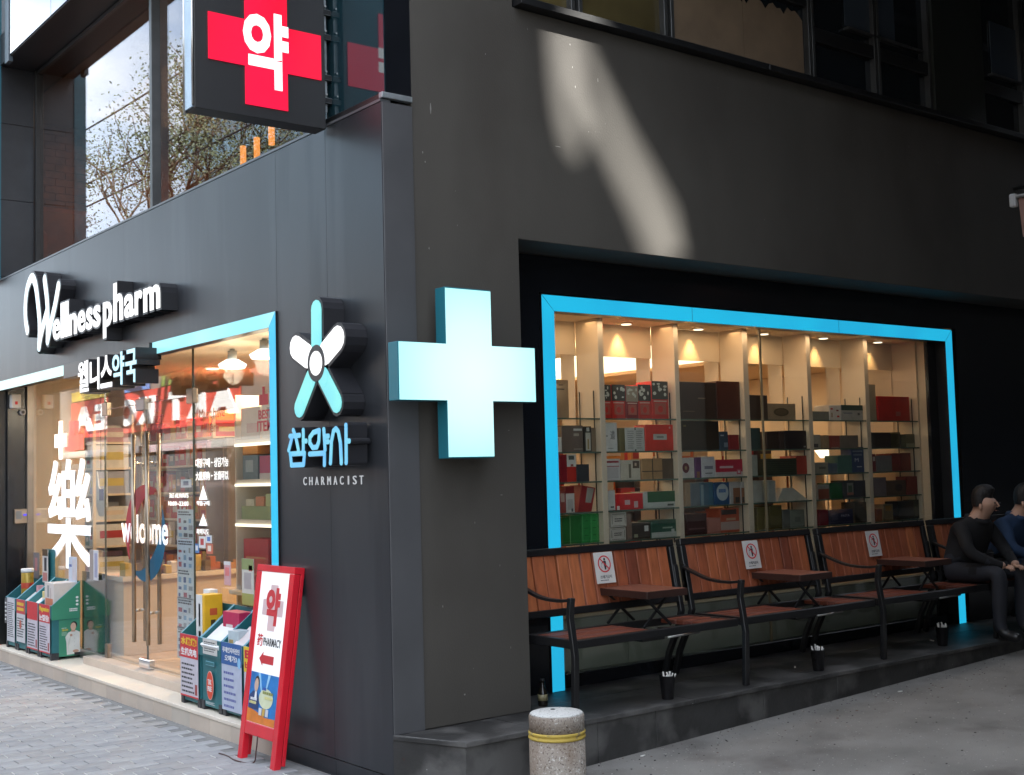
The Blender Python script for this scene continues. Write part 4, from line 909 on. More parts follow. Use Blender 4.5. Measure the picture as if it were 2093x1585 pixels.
goods('small_carton', 'small yellow and white carton beside the cream carton', .13, 5.79, BZ + .02, .08, .08, .11, paint((.72, .60, .25)), 0, [('f', 0, 1, 0, .5, (.75, .74, .7))])
goods('face_mask_pack', 'flat white packs lying in the red topped flyer bin', .12, 5.87, BZ + .0, .20, .25, .04, white, 0, None, 'packs', -.65)
goods('face_mask_pack', 'white packs fanned out in the bin second from the jamb', .12, 6.17, BZ + .0, .2, .26, .04, paint((.72, .74, .73)), 0, None, 'packs', -.65)
goods('small_carton', 'small pink tube carton in the second bin from the jamb', .16, 6.12, BZ + .05, .05, .05, .11, paint((.62, .32, .36)), 0, None)
goods('leaflet_card', 'black and white leaflet card standing left of the teal header', .235, 6.21, .72, .006, .15, .30, paint((.62, .60, .58)), 0, [('f', .35, .8, .35, .75, (.03, .03, .04)), ('f', 0, 1, .8, 1, (.1, .06, .03)), ('f', .1, .9, .05, .3, (.5, .2, .2))], 'leaflet')
goods('leaflet_card', 'pale blue leaflet card standing right of the teal header', .235, 5.47, .76, .006, .20, .22, paint((.55, .60, .70)), 0, [('f', .5, .95, .1, .9, (.60, .56, .6)), ('f', .1, .4, .6, .7, (.1, .15, .4))], 'leaflet')
goods('leaflet_card', 'grey face leaflet card on the glass nearest the left door', .262, 5.02, .80, .006, .20, .25, paint((.62, .62, .66)), 0, [('f', 0, .45, 0, 1, (.35, .30, .28)), ('f', .6, .9, .1, .9, (.35, .35, .5))], 'leaflet')
goods('leaflet_card', 'dark photo leaflet card at the farthest bin', .245, 6.5, .74, .006, .17, .24, paint((.20, .18, .18)), 0, [('f', .3, .7, .3, .8, (.45, .2, .2))], 'leaflet')
t = T('gold_canister', 'gold canister with a white lid in the farthest bin', 'canister', (.14, 6.42, BZ))
m = M(); m.lathe((.14, 6.42, BZ), [(.052, 0), (.054, .01), (.054, .26), (.050, .265)], pm('gold_print', (.38, .26, .04), .3, .3)); m.obj('can', t); m = M(); m.lathe((.14, 6.42, BZ + .266), [(.056, 0), (.057, .03), (.053, .034)], white); m.obj('lid', t)
m = M(); m.lathe((.14, 6.42, BZ + .12), [(.0545, 0), (.0548, .002), (.0548, .05), (.0545, .052)], paint((.45, .06, .03))); m.obj('red_band', t)

# ------------------------------------------------------------------ display window shelving and goods
SZ = [1.937, 1.722, 1.533, 1.340, 1.143]
DX = [(1.43, 1.475), (1.98, 2.026), (2.675, 2.717), (3.37, 3.425), (4.081, 4.127), (4.785, 4.835), (5.475, 5.50)]
t = T('display_shelving', 'white shelving with glass shelves filling the alley window', 'shelving', (3.4, .68, .701))
wl = pm('white_divider', (.66, .57, .45), .5, 0, .04, 3); sgl = pm('glass_shelf_edge', (.10, .15, .12), .12, 0, .1, 5); gsh = glassm('glass_shelf', (.88, .93, .90), 1.0)
for a, b in DX[1:-1]: bx('divider', t, (a, .57, .702), (b, .79, 2.588), wl, .002)
bx('divider', t, (5.475, .57, .702), (5.499, 1.2, 2.588), wl)
for i in range(6):
    xa = DX[i][1] + .002 if i else 1.45; xb = DX[i + 1][0] - .002
    for z in SZ:
        m = M(); m.box((xa, .575, z - .008), (xb, .79, z), gsh); m.obj('glass_shelf', t)
        m = M(); m.box((xa, .5705, z - .009), (xb, .5745, z + .001), sgl); m.obj('shelf_edge', t)
    bx('header_panel', t, (xa, .792, 2.368), (xb, .805, 2.588), cream)
    if i < 6: bx('side_fin', t, (xb - .005 - .0, .805, .90), (xb, .94, 2.588), wl)
    for y in (.62, .76): bx('slotted_rail', t, (xb - .004, y, .95), (xb - .0005, y + .008, 2.12), blackm)
    bx('base_cabinet', t, (xa, .60, .702), (xb, .62, 1.10), cream, .002)
for i, (px, py) in enumerate(((1278, 650), (1424, 662), (1558, 672), (1681, 683), (1793, 691))):
    p = PZ(px, py, 2.588); p.y = .70; p.x = (2.36, 3.06, 3.76, 4.46, 5.16)[i]
    t = T('downlight', 'round recessed downlight over the %s bay of the display window' % ('second', 'third', 'fourth', 'fifth', 'last')[i], 'downlight', (p.x, p.y, 2.59), 'downlights in the display window')
    m = M(); m.lathe((p.x, p.y, 2.578), [(.034, 0), (.034, .012)], E_warm, 16); m.obj('lamp_face', t); m = M(); m.lathe((p.x, p.y, 2.582), [(.045, 0), (.045, .008)], cream, 16); m.obj('trim_ring', t)
    l = bpy.data.lights.new('downlight_spot', 'SPOT'); l.energy = (2.4, 2.1, 1.7, 1.7, 1.2)[i]; l.spot_size = R_(66); l.spot_blend = .7; l.color = (1, .58, .24); l.shadow_soft_size = .025
    o = bpy.data.objects.new('downlight_spot', l); COL.objects.link(o); o.location = (p.x, .735, 2.572); o.rotation_euler = (R_(6), 0, 0)
area('window_shelf_light', (2.7, .64, 2.57), 2.4, .10, .6, (1, .60, .30))
area('window_front_fill', (3.3, .515, 2.572), 3.6, .03, 1.5, (1, .68, .42))  # added hidden fill lamp brightening the box fronts
bx('side_return', BLD, (1.425, .475, .702), (1.44, 1.1, 2.588), cream)

ZO = {'A': (1100, 600), 'B': (1520, 600), 'C': (1100, 850), 'D': (1520, 850)}
tan = (.36, .24, .14); taupe = (.16, .12, .10); dkb = (.035, .018, .012); wht = (.68, .66, .62); red = (.52, .03, .02); dred = (.22, .012, .015); crim = (.42, .012, .04); grn = (.03, .25, .06); oliv = (.12, .10, .03)
# shelf (0 top), bay, zoom, u0, u1, v_top, colour, what it is, decoration (fractions of the front: x0, x1, z0, z1, colour)
BOX = [
 (0, 0, 'A', 175, 300, 800, tan, 'tall kraft carton with a dark bar', [(.1, .7, .74, .77, (.05, .03, .02)), (.3, .6, .85, .88, (.1, .06, .04))]),
 (0, 1, 'A', 603, 695, 845, red, 'red gift carton with black floral top, leftmost of five', 'fl'), (0, 1, 'A', 702, 825, 845, red, 'red gift carton with black floral top, second of five', 'fl'),
 (0, 1, 'A', 830, 940, 858, dred, 'dim red gift carton with beige top, third of five', 'fl2'), (0, 1, 'A', 945, 1060, 845, red, 'red gift carton with white floral top, fourth of five', 'fl'), (0, 1, 'A', 1066, 1215, 815, red, 'taller red gift carton with white floral top, fifth of five', 'fl'),
 (0, 2, 'A', 1318, 1665, 822, dkb, 'wide dark brown gift case', [(.5, .7, .55, .58, (.2, .15, .1)), (.1, .4, .2, .22, (.12, .08, .05))]), (0, 2, 'A', 1672, 1888, 815, (.07, .015, .008), 'dark mahogany gift case', []),
 (0, 3, 'B', 45, 235, 942, (.05, .03, .02), 'dark brown carton behind the glass joint', []), (0, 3, 'B', 242, 500, 1020, (.30, .23, .15), 'beige carton with a dark oval emblem', 'ov'),
 (0, 4, 'B', 628, 800, 1092, (.22, .22, .19), 'low grey carton', []), (0, 4, 'B', 806, 910, 1035, wht, 'white carton with small red flowers', [(.1, .3, .7, .8, red), (.65, .85, .2, .32, red), (.15, .25, .2, .5, (.3, .2, .1)), (.6, .8, .6, .7, dred)]),
 (0, 4, 'B', 915, 1120, 1035, (.40, .40, .38), 'grey white carton with a dark green band on top', [(0, 1, .66, 1, (.02, .05, .03)), (.1, .5, .45, .5, (.1, .1, .2)), (.75, .85, .35, .5, (.1, .1, .1))]),
 (0, 5, 'B', 1165, 1250, 842, (.40, .32, .22), 'tall plain beige carton', []), (0, 5, 'B', 1257, 1550, 955, (.50, .02, .012), 'big bright red carton', [(.55, .7, .2, .38, (.4, .12, .1))]),
 (1, 0, 'A', 176, 225, 1330, wht, 'small white carton at the window edge', []), (1, 0, 'A', 230, 425, 1222, taupe, 'dark taupe carton with a pale label', [(.55, .95, .80, .88, wht), (.55, .8, .6, .7, (.4, .36, .3)), (.55, .95, .1, .12, (.5, .45, .4))]),
 (1, 0, 'A', 436, 500, 1230, (.02, .018, .015), 'slim black carton printed with a bottle', [(.15, .85, .05, .75, (.5, .48, .42)), (.4, .6, .1, .5, (.3, .22, .08)), (.3, .7, .8, .95, (.55, .55, .5))]), (1, 0, 'A', 504, 545, 1242, (.2, .14, .09), 'narrow brown carton', []),
 (1, 1, 'A', 616, 742, 1195, (.62, .62, .60), 'white carton with black brush writing', 'br'), (1, 1, 'A', 756, 805, 1246, oliv, 'olive carton edge', []), (1, 1, 'A', 810, 985, 1243, (.50, .50, .47), 'grey white carton with fine print', 'pr'),
 (1, 1, 'A', 992, 1250, 1215, (.62, .03, .015), 'bright red carton with a grey plaque', [(.28, .76, .42, .64, (.45, .44, .4)), (.4, .65, .5, .55, (.15, .15, .15)), (.85, .9, .85, .92, (.6, .3, .3))]),
 (1, 2, 'A', 1335, 1680, 1180, (.022, .014, .008), 'large nearly black carton', [(.05, .12, .8, .86, (.12, .1, .04))]), (1, 2, 'A', 1687, 1763, 1278, (.03, .055, .085), 'navy carton with a pale round mark', [(.1, .5, .75, .82, (.4, .42, .45)), (.5, .95, .15, .4, (.2, .25, .3))]), (1, 2, 'A', 1768, 1860, 1308, dred, 'small dark red carton', []),
 (1, 3, 'B', 55, 160, 1245, (.03, .06, .055), 'dark teal carton behind the joint', []), (1, 3, 'B', 220, 330, 1278, dkb, 'dark brown carton, left of three alike', []), (1, 3, 'B', 335, 375, 1275, (.05, .025, .02), 'narrow dark brown carton, middle of three', []), (1, 3, 'B', 380, 610, 1270, (.022, .012, .012), 'wide dark brown carton, right of three', [(.85, .95, .08, .16, (.35, .35, .35))]),
 (1, 4, 'B', 640, 720, 1308, (.40, .36, .30), 'pale carton with a dark window', [(.15, .7, .1, .35, (.08, .07, .07))]), (1, 4, 'B', 744, 798, 1312, tan, 'tan carton beside the red one', []), (1, 4, 'B', 802, 893, 1315, (.30, .05, .03), 'rust red carton between brown ones', [(.1, .9, .05, .1, (.4, .3, .2))]), (1, 4, 'B', 898, 1060, 1314, (.17, .13, .10), 'taupe carton', []),
 (1, 5, 'B', 1172, 1372, 1287, dkb, 'dark brown carton', []), (1, 5, 'B', 1380, 1500, 1285, (.10, .075, .02), 'dark gold round tin', 'tin'), (1, 5, 'B', 1512, 1600, 1302, (.14, .13, .07), 'olive carton with a pale base', [(0, 1, 0, .3, (.3, .3, .2))]),
 (2, 0, 'C', 190, 262, 362, (.25, .01, .02), 'deep red carton', []), (2, 0, 'C', 266, 350, 357, red, 'red carton with a white photo top', [(0, 1, .55, 1, wht), (.2, .8, .8, .95, (.1, .12, .1)), (.4, .7, .56, .64, (.3, .1, .08))]), (2, 0, 'C', 357, 470, 450, (.045, .047, .055), 'charcoal carton', []),
 (2, 1, 'C', 622, 760, 400, (.60, .57, .55), 'white carton with a red stripe', [(0, .9, .82, .9, (.35, .04, .05)), (0, .85, .1, .6, (.5, .47, .46)), (0, .9, .62, .68, (.4, .2, .2))]), (2, 1, 'C', 772, 945, 410, (.58, .52, .42), 'cream carton with a brown square', [(.60, .95, .58, .95, (.09, .055, .035)), (.38, .5, .1, .8, (.16, .14, .10)), (.7, .8, .7, .85, (.5, .4, .3))]),
 (2, 1, 'C', 952, 1143, 396, (.40, .23, .10), 'kraft carton tied with dark tape', [(0, 1, .36, .40, (.05, .03, .02)), (.50, .54, 0, 1, (.05, .03, .02))]), (2, 1, 'C', 1146, 1290, 396, (.10, .06, .03), 'dark brown end of the kraft carton', []),
 (2, 2, 'C', 1332, 1445, 390, (.58, .54, .50), 'white carton with a maroon flower', 'dt'), (2, 2, 'C', 1448, 1502, 385, (.10, .02, .11), 'purple carton', [(.2, .7, .0, .3, (.25, .1, .05))]), (2, 2, 'C', 1506, 1625, 380, (.55, .54, .56), 'pale waved carton with grey print', [(.2, .85, .4, .55, (.2, .2, .25)), (.25, .8, .18, .22, (.06, .05, .06))]),
 (2, 2, 'C', 1632, 1880, 405, (.55, .50, .48), 'crimson and white carton with a ring mark', [(0, 1, .28, 1, crim), (.15, .65, .5, .62, (.6, .45, .45)), (.78, .94, .12, .42, (.5, .1, .14)), (.82, .9, .2, .34, (.6, .5, .5))]),
 (2, 3, 'D', 80, 130, 362, (.40, .42, .36), 'white green carton', []), (2, 3, 'D', 182, 480, 397, (.03, .035, .018), 'stack of flat dark olive packs', [(0, 1, z / 8, z / 8 + .02, (.09, .09, .05)) for z in range(1, 8)]), (2, 3, 'D', 485, 605, 370, (.38, .04, .02), 'orange red carton', []),
 (2, 4, 'D', 652, 772, 432, (.32, .28, .22), 'beige carton with a curved line', [(.3, .8, .4, .6, (.15, .14, .1))]), (2, 4, 'D', 777, 865, 442, (.12, .15, .20), 'blue grey carton', []), (2, 4, 'D', 868, 996, 367, (.05, .14, .11), 'sea green carton', []), (2, 4, 'D', 1000, 1120, 290, (.015, .04, .14), 'tall blue carton with a white initial', 'mm'),
 (2, 5, 'D', 1185, 1218, 355, dred, 'slim red carton with a window', [(.2, .8, .6, .85, (.5, .4, .35))]), (2, 5, 'D', 1222, 1362, 370, (.22, .20, .19), 'grey carton', []), (2, 5, 'D', 1366, 1443, 350, (.27, .03, .02), 'red carton, left of a pair', []), (2, 5, 'D', 1447, 1545, 345, (.22, .03, .02), 'brown red carton, right of a pair', []),
 (3, 0, 'C', 192, 240, 700, (.30, .06, .05), 'small red carton with beige corner', [(.1, .8, .5, .9, (.5, .35, .3))]), (3, 0, 'C', 244, 330, 652, (.24, .02, .02), 'red carton with a big white label', [(.05, .95, 0, .72, (.60, .56, .52)), (.2, .8, .1, .5, (.45, .42, .4)), (.6, .8, .03, .15, (.1, .1, .1))]), (3, 0, 'C', 350, 520, 642, (.30, .03, .03), 'leaning red carton with a slanted grey label', 'tl'),
 (3, 1, 'C', 640, 703, 690, (.58, .56, .53), 'slim white carton', [(.3, .8, .12, .2, (.1, .1, .1))]), (3, 1, 'C', 712, 955, 722, (.60, .015, .02), 'vivid red carton with white writing', [(.3, .5, .3, .6, (.6, .4, .4)), (.65, .8, .1, .5, (.6, .4, .4)), (.0, .1, 0, .25, wht)]), (3, 1, 'C', 965, 1295, 700, (.48, .50, .46), 'dark green carton with a white base strip', [(.12, 1, .35, 1, (.02, .10, .04)), (.75, .95, .1, .22, (.08, .1, .08))]),
 (3, 2, 'C', 1345, 1393, 622, (.35, .24, .15), 'beige carton edge', []), (3, 2, 'C', 1397, 1480, 622, (.13, .16, .18), 'blue grey carton beside the joint', []), (3, 2, 'C', 1484, 1612, 617, (.06, .14, .20), 'pale blue carton', [(.1, .3, .0, .9, (.2, .3, .34))]), (3, 2, 'C', 1617, 1755, 617, (.02, .08, .20), 'blue carton with a white oval', 'wo'),
 (3, 2, 'C', 1760, 1853, 612, (.40, .38, .37), 'white and brown carton with a curl, left of two', [(.3, 1, 0, .72, (.22, .09, .04)), (.5, .9, .05, .3, (.02, .02, .02))]), (3, 2, 'C', 1857, 1940, 612, (.38, .36, .35), 'white and brown carton with a curl, right of two', [(.2, 1, 0, .72, (.22, .09, .04)), (.4, .85, .05, .3, (.02, .02, .02))]),
 (3, 3, 'D', 80, 165, 602, (.40, .40, .36), 'off white carton', []), (3, 3, 'D', 217, 285, 602, (.36, .36, .33), 'off white carton behind the joint', []), (3, 3, 'D', 292, 632, 668, (.40, .38, .33), 'long pale wedge carton', 'we'),
 (3, 4, 'D', 672, 780, 640, (.32, .30, .27), 'white carton with a rust square', [(.05, .95, 0, .7, (.25, .06, .03))]), (3, 4, 'D', 784, 900, 622, (.015, .10, .03), 'dark green carton', []), (3, 4, 'D', 904, 1008, 600, (.02, .02, .022), 'black carton with a tree picture', [(.35, .9, .15, .85, (.2, .2, .18)), (.45, .8, .3, .7, (.04, .08, .04)), (.35, .9, .15, .3, (.35, .12, .08))]), (3, 4, 'D', 1012, 1165, 600, (.012, .012, .03), 'navy black carton', []),
 (3, 5, 'D', 1192, 1310, 572, (.20, .15, .15), 'pinkish grey carton', []), (3, 5, 'D', 1316, 1488, 600, (.10, .055, .03), 'brown carton with a dark seal', 'dt2'), (3, 5, 'D', 1492, 1620, 562, (.20, .015, .012), 'dark red carton', []),
 (4, 0, 'C', 206, 272, 945, (.02, .14, .03), 'dark green pack, leftmost', []), (4, 0, 'C', 277, 383, 925, (.025, .17, .04), 'green pack, second from left', [(.0, .05, 0, 1, (.2, .4, .2))]), (4, 0, 'C', 388, 464, 912, grn, 'bright green pack, third from left', 'gn'), (4, 0, 'C', 467, 530, 907, (.035, .29, .07), 'bright green pack, fourth from left', 'gn'), (4, 0, 'C', 533, 596, 905, (.03, .22, .05), 'bright green pack, rightmost', 'gn'),
 (4, 1, 'C', 648, 793, 1038, (.55, .50, .44), 'lower white carton with a black outline', 'ol'), (4, 1, 'C', 798, 848, 912, (.20, .13, .10), 'brown carton behind white ones', []), (4, 1, 'C', 852, 1018, 992, (.055, .042, .035), 'dark carton with a white tag', [(.68, .9, .45, .8, wht), (.1, .3, .1, .3, (.3, .3, .2))]), (4, 1, 'C', 1024, 1265, 965, (.03, .09, .06), 'green carton with a white base', [(0, 1, 0, .3, (.42, .44, .40)), (.45, .85, .5, .58, (.3, .36, .3)), (.8, .92, .2, .45, (.5, .5, .48))]),
 (4, 2, 'C', 1355, 1540, 910, (.05, .015, .015), 'dark maroon carton', [(.1, .9, .25, .32, (.15, .08, .08))]), (4, 2, 'C', 1552, 1662, 950, (.45, .18, .14), 'pale pink carton', []), (4, 2, 'C', 1667, 1840, 860, (.45, .09, .04), 'orange carton with a white panel', [(0, 1, .1, .45, (.45, .32, .28)), (.05, .85, .75, .95, (.06, .04, .04)), (.3, .8, .5, .6, (.5, .3, .2))]),
 (4, 3, 'D', 100, 200, 850, (.14, .11, .03), 'olive carton', []), (4, 3, 'D', 218, 330, 832, (.11, .085, .02), 'dark olive carton', []), (4, 3, 'D', 338, 405, 872, (.14, .14, .12), 'grey carton', []), (4, 3, 'D', 412, 540, 874, (.18, .19, .15), 'pale green grey carton', [(.3, .7, .3, .6, (.12, .13, .1))]),
 (4, 4, 'D', 678, 760, 872, (.20, .01, .02), 'dark red carton', []), (4, 4, 'D', 764, 980, 872, (.02, .02, .06), 'navy carton with pale letters', 'ps'), (4, 4, 'D', 1004, 1150, 800, (.05, .035, .02), 'dark brown carton', []),
 (4, 5, 'D', 1208, 1256, 862, (.28, .08, .02), 'orange carton', []), (4, 5, 'D', 1262, 1350, 822, (.26, .18, .09), 'golden beige carton', [(.2, .8, .6, .9, (.4, .2, .04))]), (4, 5, 'D', 1404, 1545, 792, (.012, .012, .012), 'black carton', []), (4, 5, 'D', 1550, 1640, 778, (.05, .05, .025), 'dark olive carton at the end', []),
]
ordw = ['top', 'second', 'third', 'fourth', 'lowest visible']; bayw = ['first', 'second', 'third', 'fourth', 'fifth', 'last']
rr = random.Random(5); prev = {}
for (sh, by, zz, u0, u1, vt, col, what, dec) in BOX:
    ox, oy = ZO[zz]; x0 = PY(ox + u0 / 4.528, 900, .60).x; x1 = PY(ox + u1 / 4.528, 900, .60).x; zt = PY(ox + (u0 + u1) / 2 / 4.528, oy + vt / 4.528, .60).z
    z0 = SZ[sh] + .001; x1 = min(x1, DX[by + 1][0] - .004); x0 = max(x0, prev.get((sh, by), DX[by][1] + .004 if by else 1.46)); prev[(sh, by)] = x1 + .002
    if zt < z0 + .03: zt = z0 + .08
    dp = rr.uniform(.10, .16); yf = .598 + rr.uniform(0, .012)
    name = 'round_tin' if dec == 'tin' else 'gift_carton'
    t = T(name, '%s, %s shelf, %s window bay' % (what, ordw[sh], bayw[by]), 'tin' if dec == 'tin' else 'carton', ((x0 + x1) / 2, yf + dp / 2, z0), 'goods on the display window shelves')
    mt = paint(col, .42, .1); fr = F((x0, yf, z0), (1, 0, 0), (0, 0, 1)); w = x1 - x0; h = zt - z0
    m = M()
    if dec == 'tin': m.lathe(((x0 + x1) / 2, yf + w / 2, z0), [(w / 2 - .002, 0), (w / 2 - .002, h * .8), (w / 2, h * .82), (w / 2, h)], mt, 20); m.obj('can', t)
    elif dec == 'tl': m.hexa([(x0, yf, z0), (x0 + w * .75, yf, z0), (x0 + w * .75, yf + dp, z0), (x0, yf + dp, z0)], [(x0 + w * .25, yf, zt), (x1, yf, zt - .02), (x1, yf + dp, zt - .02), (x0 + w * .25, yf + dp, zt)], mt); m.obj('carton_body', t, .001)
    elif dec == 'we': m.hexa([(x0, yf, z0), (x1, yf, z0), (x1, yf + dp, z0), (x0, yf + dp, z0)], [(x0 + w * .3, yf + .03, zt), (x0 + w * .62, yf + .03, zt), (x0 + w * .62, yf + dp, zt), (x0 + w * .3, yf + dp, zt)], mt); m.obj('carton_body', t, .001)
    else: m.box((x0, yf, z0), (x1, yf + dp, zt), mt); m.obj('carton_body', t, .0015)
    m = M(); R = lambda a, b, c, d, cl, dd=.0006: fr.rect(m, a * w, c * h, b * w, d * h, .0002, dd, paint(cl))
    if isinstance(dec, list):
        for a, b, c, d, cl in dec: R(a, b, c, d, cl, .0006 + .0003 * dec.index((a, b, c, d, cl)))
    elif dec in ('fl', 'fl2'):
        R(0, 1, .52, 1, (.05, .05, .045) if dec == 'fl' else (.3, .26, .2)); q = random.Random(int(u0))
        for _ in range(9): fr.disc(m, w * q.uniform(.12, .88), h * q.uniform(.6, .94), w * q.uniform(.05, .13), h * q.uniform(.02, .06), .0007, .001 + .0001 * _, paint((.55, .58, .52)), 9)
        R(.15, .85, .12, .42, (.38, .10, .07), .0008); fr.disc(m, w * .5, h * .26, w * .16, h * .09, .0009, .0012, paint(red), 14); R(.1, .9, .45, .49, (.55, .35, .3), .0008)
    elif dec == 'ov': fr.disc(m, w * .48, h * .48, w * .27, h * .25, .0002, .0008, paint((.08, .06, .03)), 22); fr.disc(m, w * .48, h * .48, w * .21, h * .18, .0009, .0013, paint((.12, .09, .05)), 22)
    elif dec == 'br': fr.text(m, '道', w * .5, h * .42, w * .82, h * .72, .0002, .0008, ink); R(.15, .3, .52, .55, (.05, .05, .05)); R(.3, .7, .1, .12, (.2, .2, .2))
    elif dec == 'pr': lines(fr, m, w * .1, h * .1, w * .45, h * .9, 9, paint((.25, .25, .24)), .0002, 3); lines(fr, m, w * .55, h * .1, w * .92, h * .9, 9, paint((.25, .25, .24)), .0002, 4); R(.48, .54, .9, 1, (.02, .02, .02)); R(.48, .54, 0, .08, (.02, .02, .02))
    elif dec == 'dt': fr.disc(m, w * .3, h * .5, w * .28, h * .25, .0002, .0008, paint((.12, .02, .03)), 18); fr.disc(m, w * .3, h * .5, w * .1, h * .1, .0009, .0012, paint((.3, .2, .1)), 12)
    elif dec == 'dt2': fr.disc(m, w * .6, h * .5, w * .2, h * .25, .0002, .0008, paint((.04, .02, .015)), 18)
    elif dec == 'mm': fr.text(m, 'M', w * .25, h * .42, w * .55, h * .56, .0002, .0008, paint((.45, .5, .6))); R(.1, .9, .8, .86, (.2, .25, .35)); R(.15, .85, .66, .73, (.15, .2, .3)); R(.4, .8, .2, .24, (.4, .45, .5))
    elif dec == 'wo': fr.disc(m, w * .55, h * .55, w * .4, h * .38, .0002, .0008, paint((.42, .47, .5)), 22); lines(fr, m, w * .3, h * .5, w * .8, h * .68, 1, paint((.02, .1, .3)), .0009, 3, .9)
    elif dec == 'gn': 
        for k_ in (.25, .5, .75): R(.3, .75, k_, k_ + .02, (.01, .09, .02)); 
        R(.05, .12, .05, .95, (.10, .40, .14))
    elif dec == 'ol':
        for a, b, c, d in ((.1, .9, .08, .1), (.1, .9, .88, .9), (.08, .1, .2, .8), (.9, .92, .2, .8)): R(a, b, c, d, (.02, .02, .02))
        lines(fr, m, w * .25, h * .35, w * .8, h * .65, 2, ink, .0003, 9, .5)
    elif dec == 'ps': fr.text(m, 'PASTA', w * .5, h * .5, w * .85, h * .65, .0002, .0008, paint((.45, .45, .55))); R(.1, .35, .3, .8, (.06, .06, .10))
    elif dec == 'tl': fr.poly(m, [(w * .42, h * .35), (w * .72, h * .32), (w * .92, h * .86), (w * .55, h * .9)], .0002, .0008, paint((.33, .31, .27)))
    if m.f: m.obj('label_print', t)
t = T('gift_carton', 'upper white carton with a black outline, lowest visible shelf of the second window bay', 'carton', (2.1, .66, 1.23), 'goods on the display window shelves')
a = PY(1100 + 648 / 4.528, 900, .60).x; b_ = PY(1100 + 793 / 4.528, 900, .60).x; z1 = PY(1260, 850 + 898 / 4.528, .60).z; z0 = PY(1260, 850 + 1032 / 4.528, .60).z
bx('carton_body', t, (a, .6, z0), (b_, .72, z1), paint((.56, .52, .46)), .0015); m = M(); fr = F((a, .6, z0), (1, 0, 0), (0, 0, 1)); w = b_ - a; h = z1 - z0
for p in ((.1, .9, .08, .1), (.1, .9, .88, .9), (.08, .1, .2, .8), (.9, .92, .2, .8)): fr.rect(m, p[0] * w, p[2] * h, p[1] * w, p[3] * h, 0, .0006, ink)
lines(fr, m, w * .25, h * .35, w * .8, h * .65, 2, ink, .0, 9, .5); m.obj('label_print', t)

# ------------------------------------------------------------------ shop interior furniture seen through the glass
def lampshade(x, y, z, lab):
    t = T('floor_lamp', lab, 'floor lamp', (x, y, .2))
    m = M(); m.lathe((x, y, z), [(.05, 0), (.14, .13)], E_warm, 20); m.obj('lamp_shade', t); m = M(); m.tube([(x, y, .2), (x, y, z)], .01, steel); m.lathe((x, y, .2), [(.12, 0), (.12, .02)], steel); m.obj('stand', t)
p = PY(1595, 880, 1.6); lampshade(p.x, 1.6, 1.66, 'lit floor lamp behind the fourth bay of the display shelves')
p = PY(1686, 880, 1.6); lampshade(p.x, 1.6, 1.66, 'lit floor lamp behind the fifth bay of the display shelves')
t = T('service_counter', 'beige service counter seen through the glass doors', 'counter', (1.2, 4.95, .2))
cnt = pm('counter_laminate', (.55, .43, .29), .4, 0, .05, 2)
bx('counter_body', t, (.36, 4.62, .2), (2.4, 5.2, .80), cnt, .003); bx('counter_top', t, (.34, 4.58, .80), (2.42, 5.25, .84), paint((.60, .50, .38)), .003)
ORD = ['first', 'second', 'third', 'fourth', 'fifth', 'sixth', 'seventh', 'eighth', 'ninth', 'tenth', 'eleventh', 'twelfth', 'thirteenth', 'fourteenth', 'fifteenth', 'sixteenth', 'seventeenth', 'eighteenth', 'nineteenth', 'twentieth', 'twenty-first', 'twenty-second', 'twenty-third', 'twenty-fourth', 'twenty-fifth', 'twenty-sixth', 'twenty-seventh', 'twenty-eighth', 'twenty-ninth', 'thirtieth', 'thirty-first', 'thirty-second', 'thirty-third', 'thirty-fourth']
def cname(c):
    if max(c) < .13: return 'dark'
    if c[0] > 3 * c[1] and c[0] > 3 * c[2]: return 'red' if c[1] < .1 else 'orange'
    if c[0] > 1.4 * c[2] and c[1] > .25: return 'yellow' if c[2] < .15 else 'beige'
    if c[1] > c[0] and c[1] >= c[2]: return 'green'
    if c[2] > c[0]: return 'blue'
    if c[0] > 2 * c[1]: return 'maroon'
    return 'pale' if min(c) > .4 else 'brown'
qq = random.Random(3)
for i in range(34):
    x = .40 + .058 * i; c = qq.choice([(.40, .12, .06), (.5, .35, .1), (.5, .45, .4), (.32, .10, .12), (.15, .10, .06), (.55, .5, .5), (.45, .22, .1)])
    t = T('snack_pack', '%s snack pack, %s from the left door end of the counter row' % (cname(c), ORD[i]), 'snack pack', (x, 4.68, .84), 'snack packs on the counter')
    bx('pack_body', t, (x - .026, 4.62 + .03 * (i % 3), .841), (x + .026, 4.74, .86 + qq.uniform(.03, .13)), paint(c), .004)
# rear racks with red goods
RK = ((1.55, 5.5, 7.3, 'tall rack of red boxed goods behind the right glass panes', 'small red or orange carton in the packed rows behind the right panes'),
      (2.7, 6.6, 8.8, 'long rack of red and orange goods far behind the counter', 'small carton in the far red rows behind the counter'),
      (.95, 7.0, 8.9, 'pale rack of goods beyond the left door', 'small pale carton in the rack beyond the left door'))
def stock(tt_, x, y, z, wx, wy, h, c, lab):
    tt = T('boxed_good', lab, 'carton', (x, y, z), 'cartons packed on the rear racks'); m = M(); m.box((x, y, z + .0005), (x + wx, y + wy, z + h), paint(c))
    f1 = F((x, y + wy, z), (0, -1, 0), (0, 0, 1)); f2 = F((x, y, z), (1, 0, 0), (0, 0, 1)); c2 = paint(qq.choice([(.6, .5, .4), (.5, .4, .1), (.4, .03, .03), (.6, .58, .55)]))
    f1.rect(m, wy * .2, h * .3, wy * .8, h * .6, 0, .001, c2); f2.rect(m, wx * .15, h * .35, wx * .85, h * .7, 0, .001, c2); m.obj('carton_body', tt)
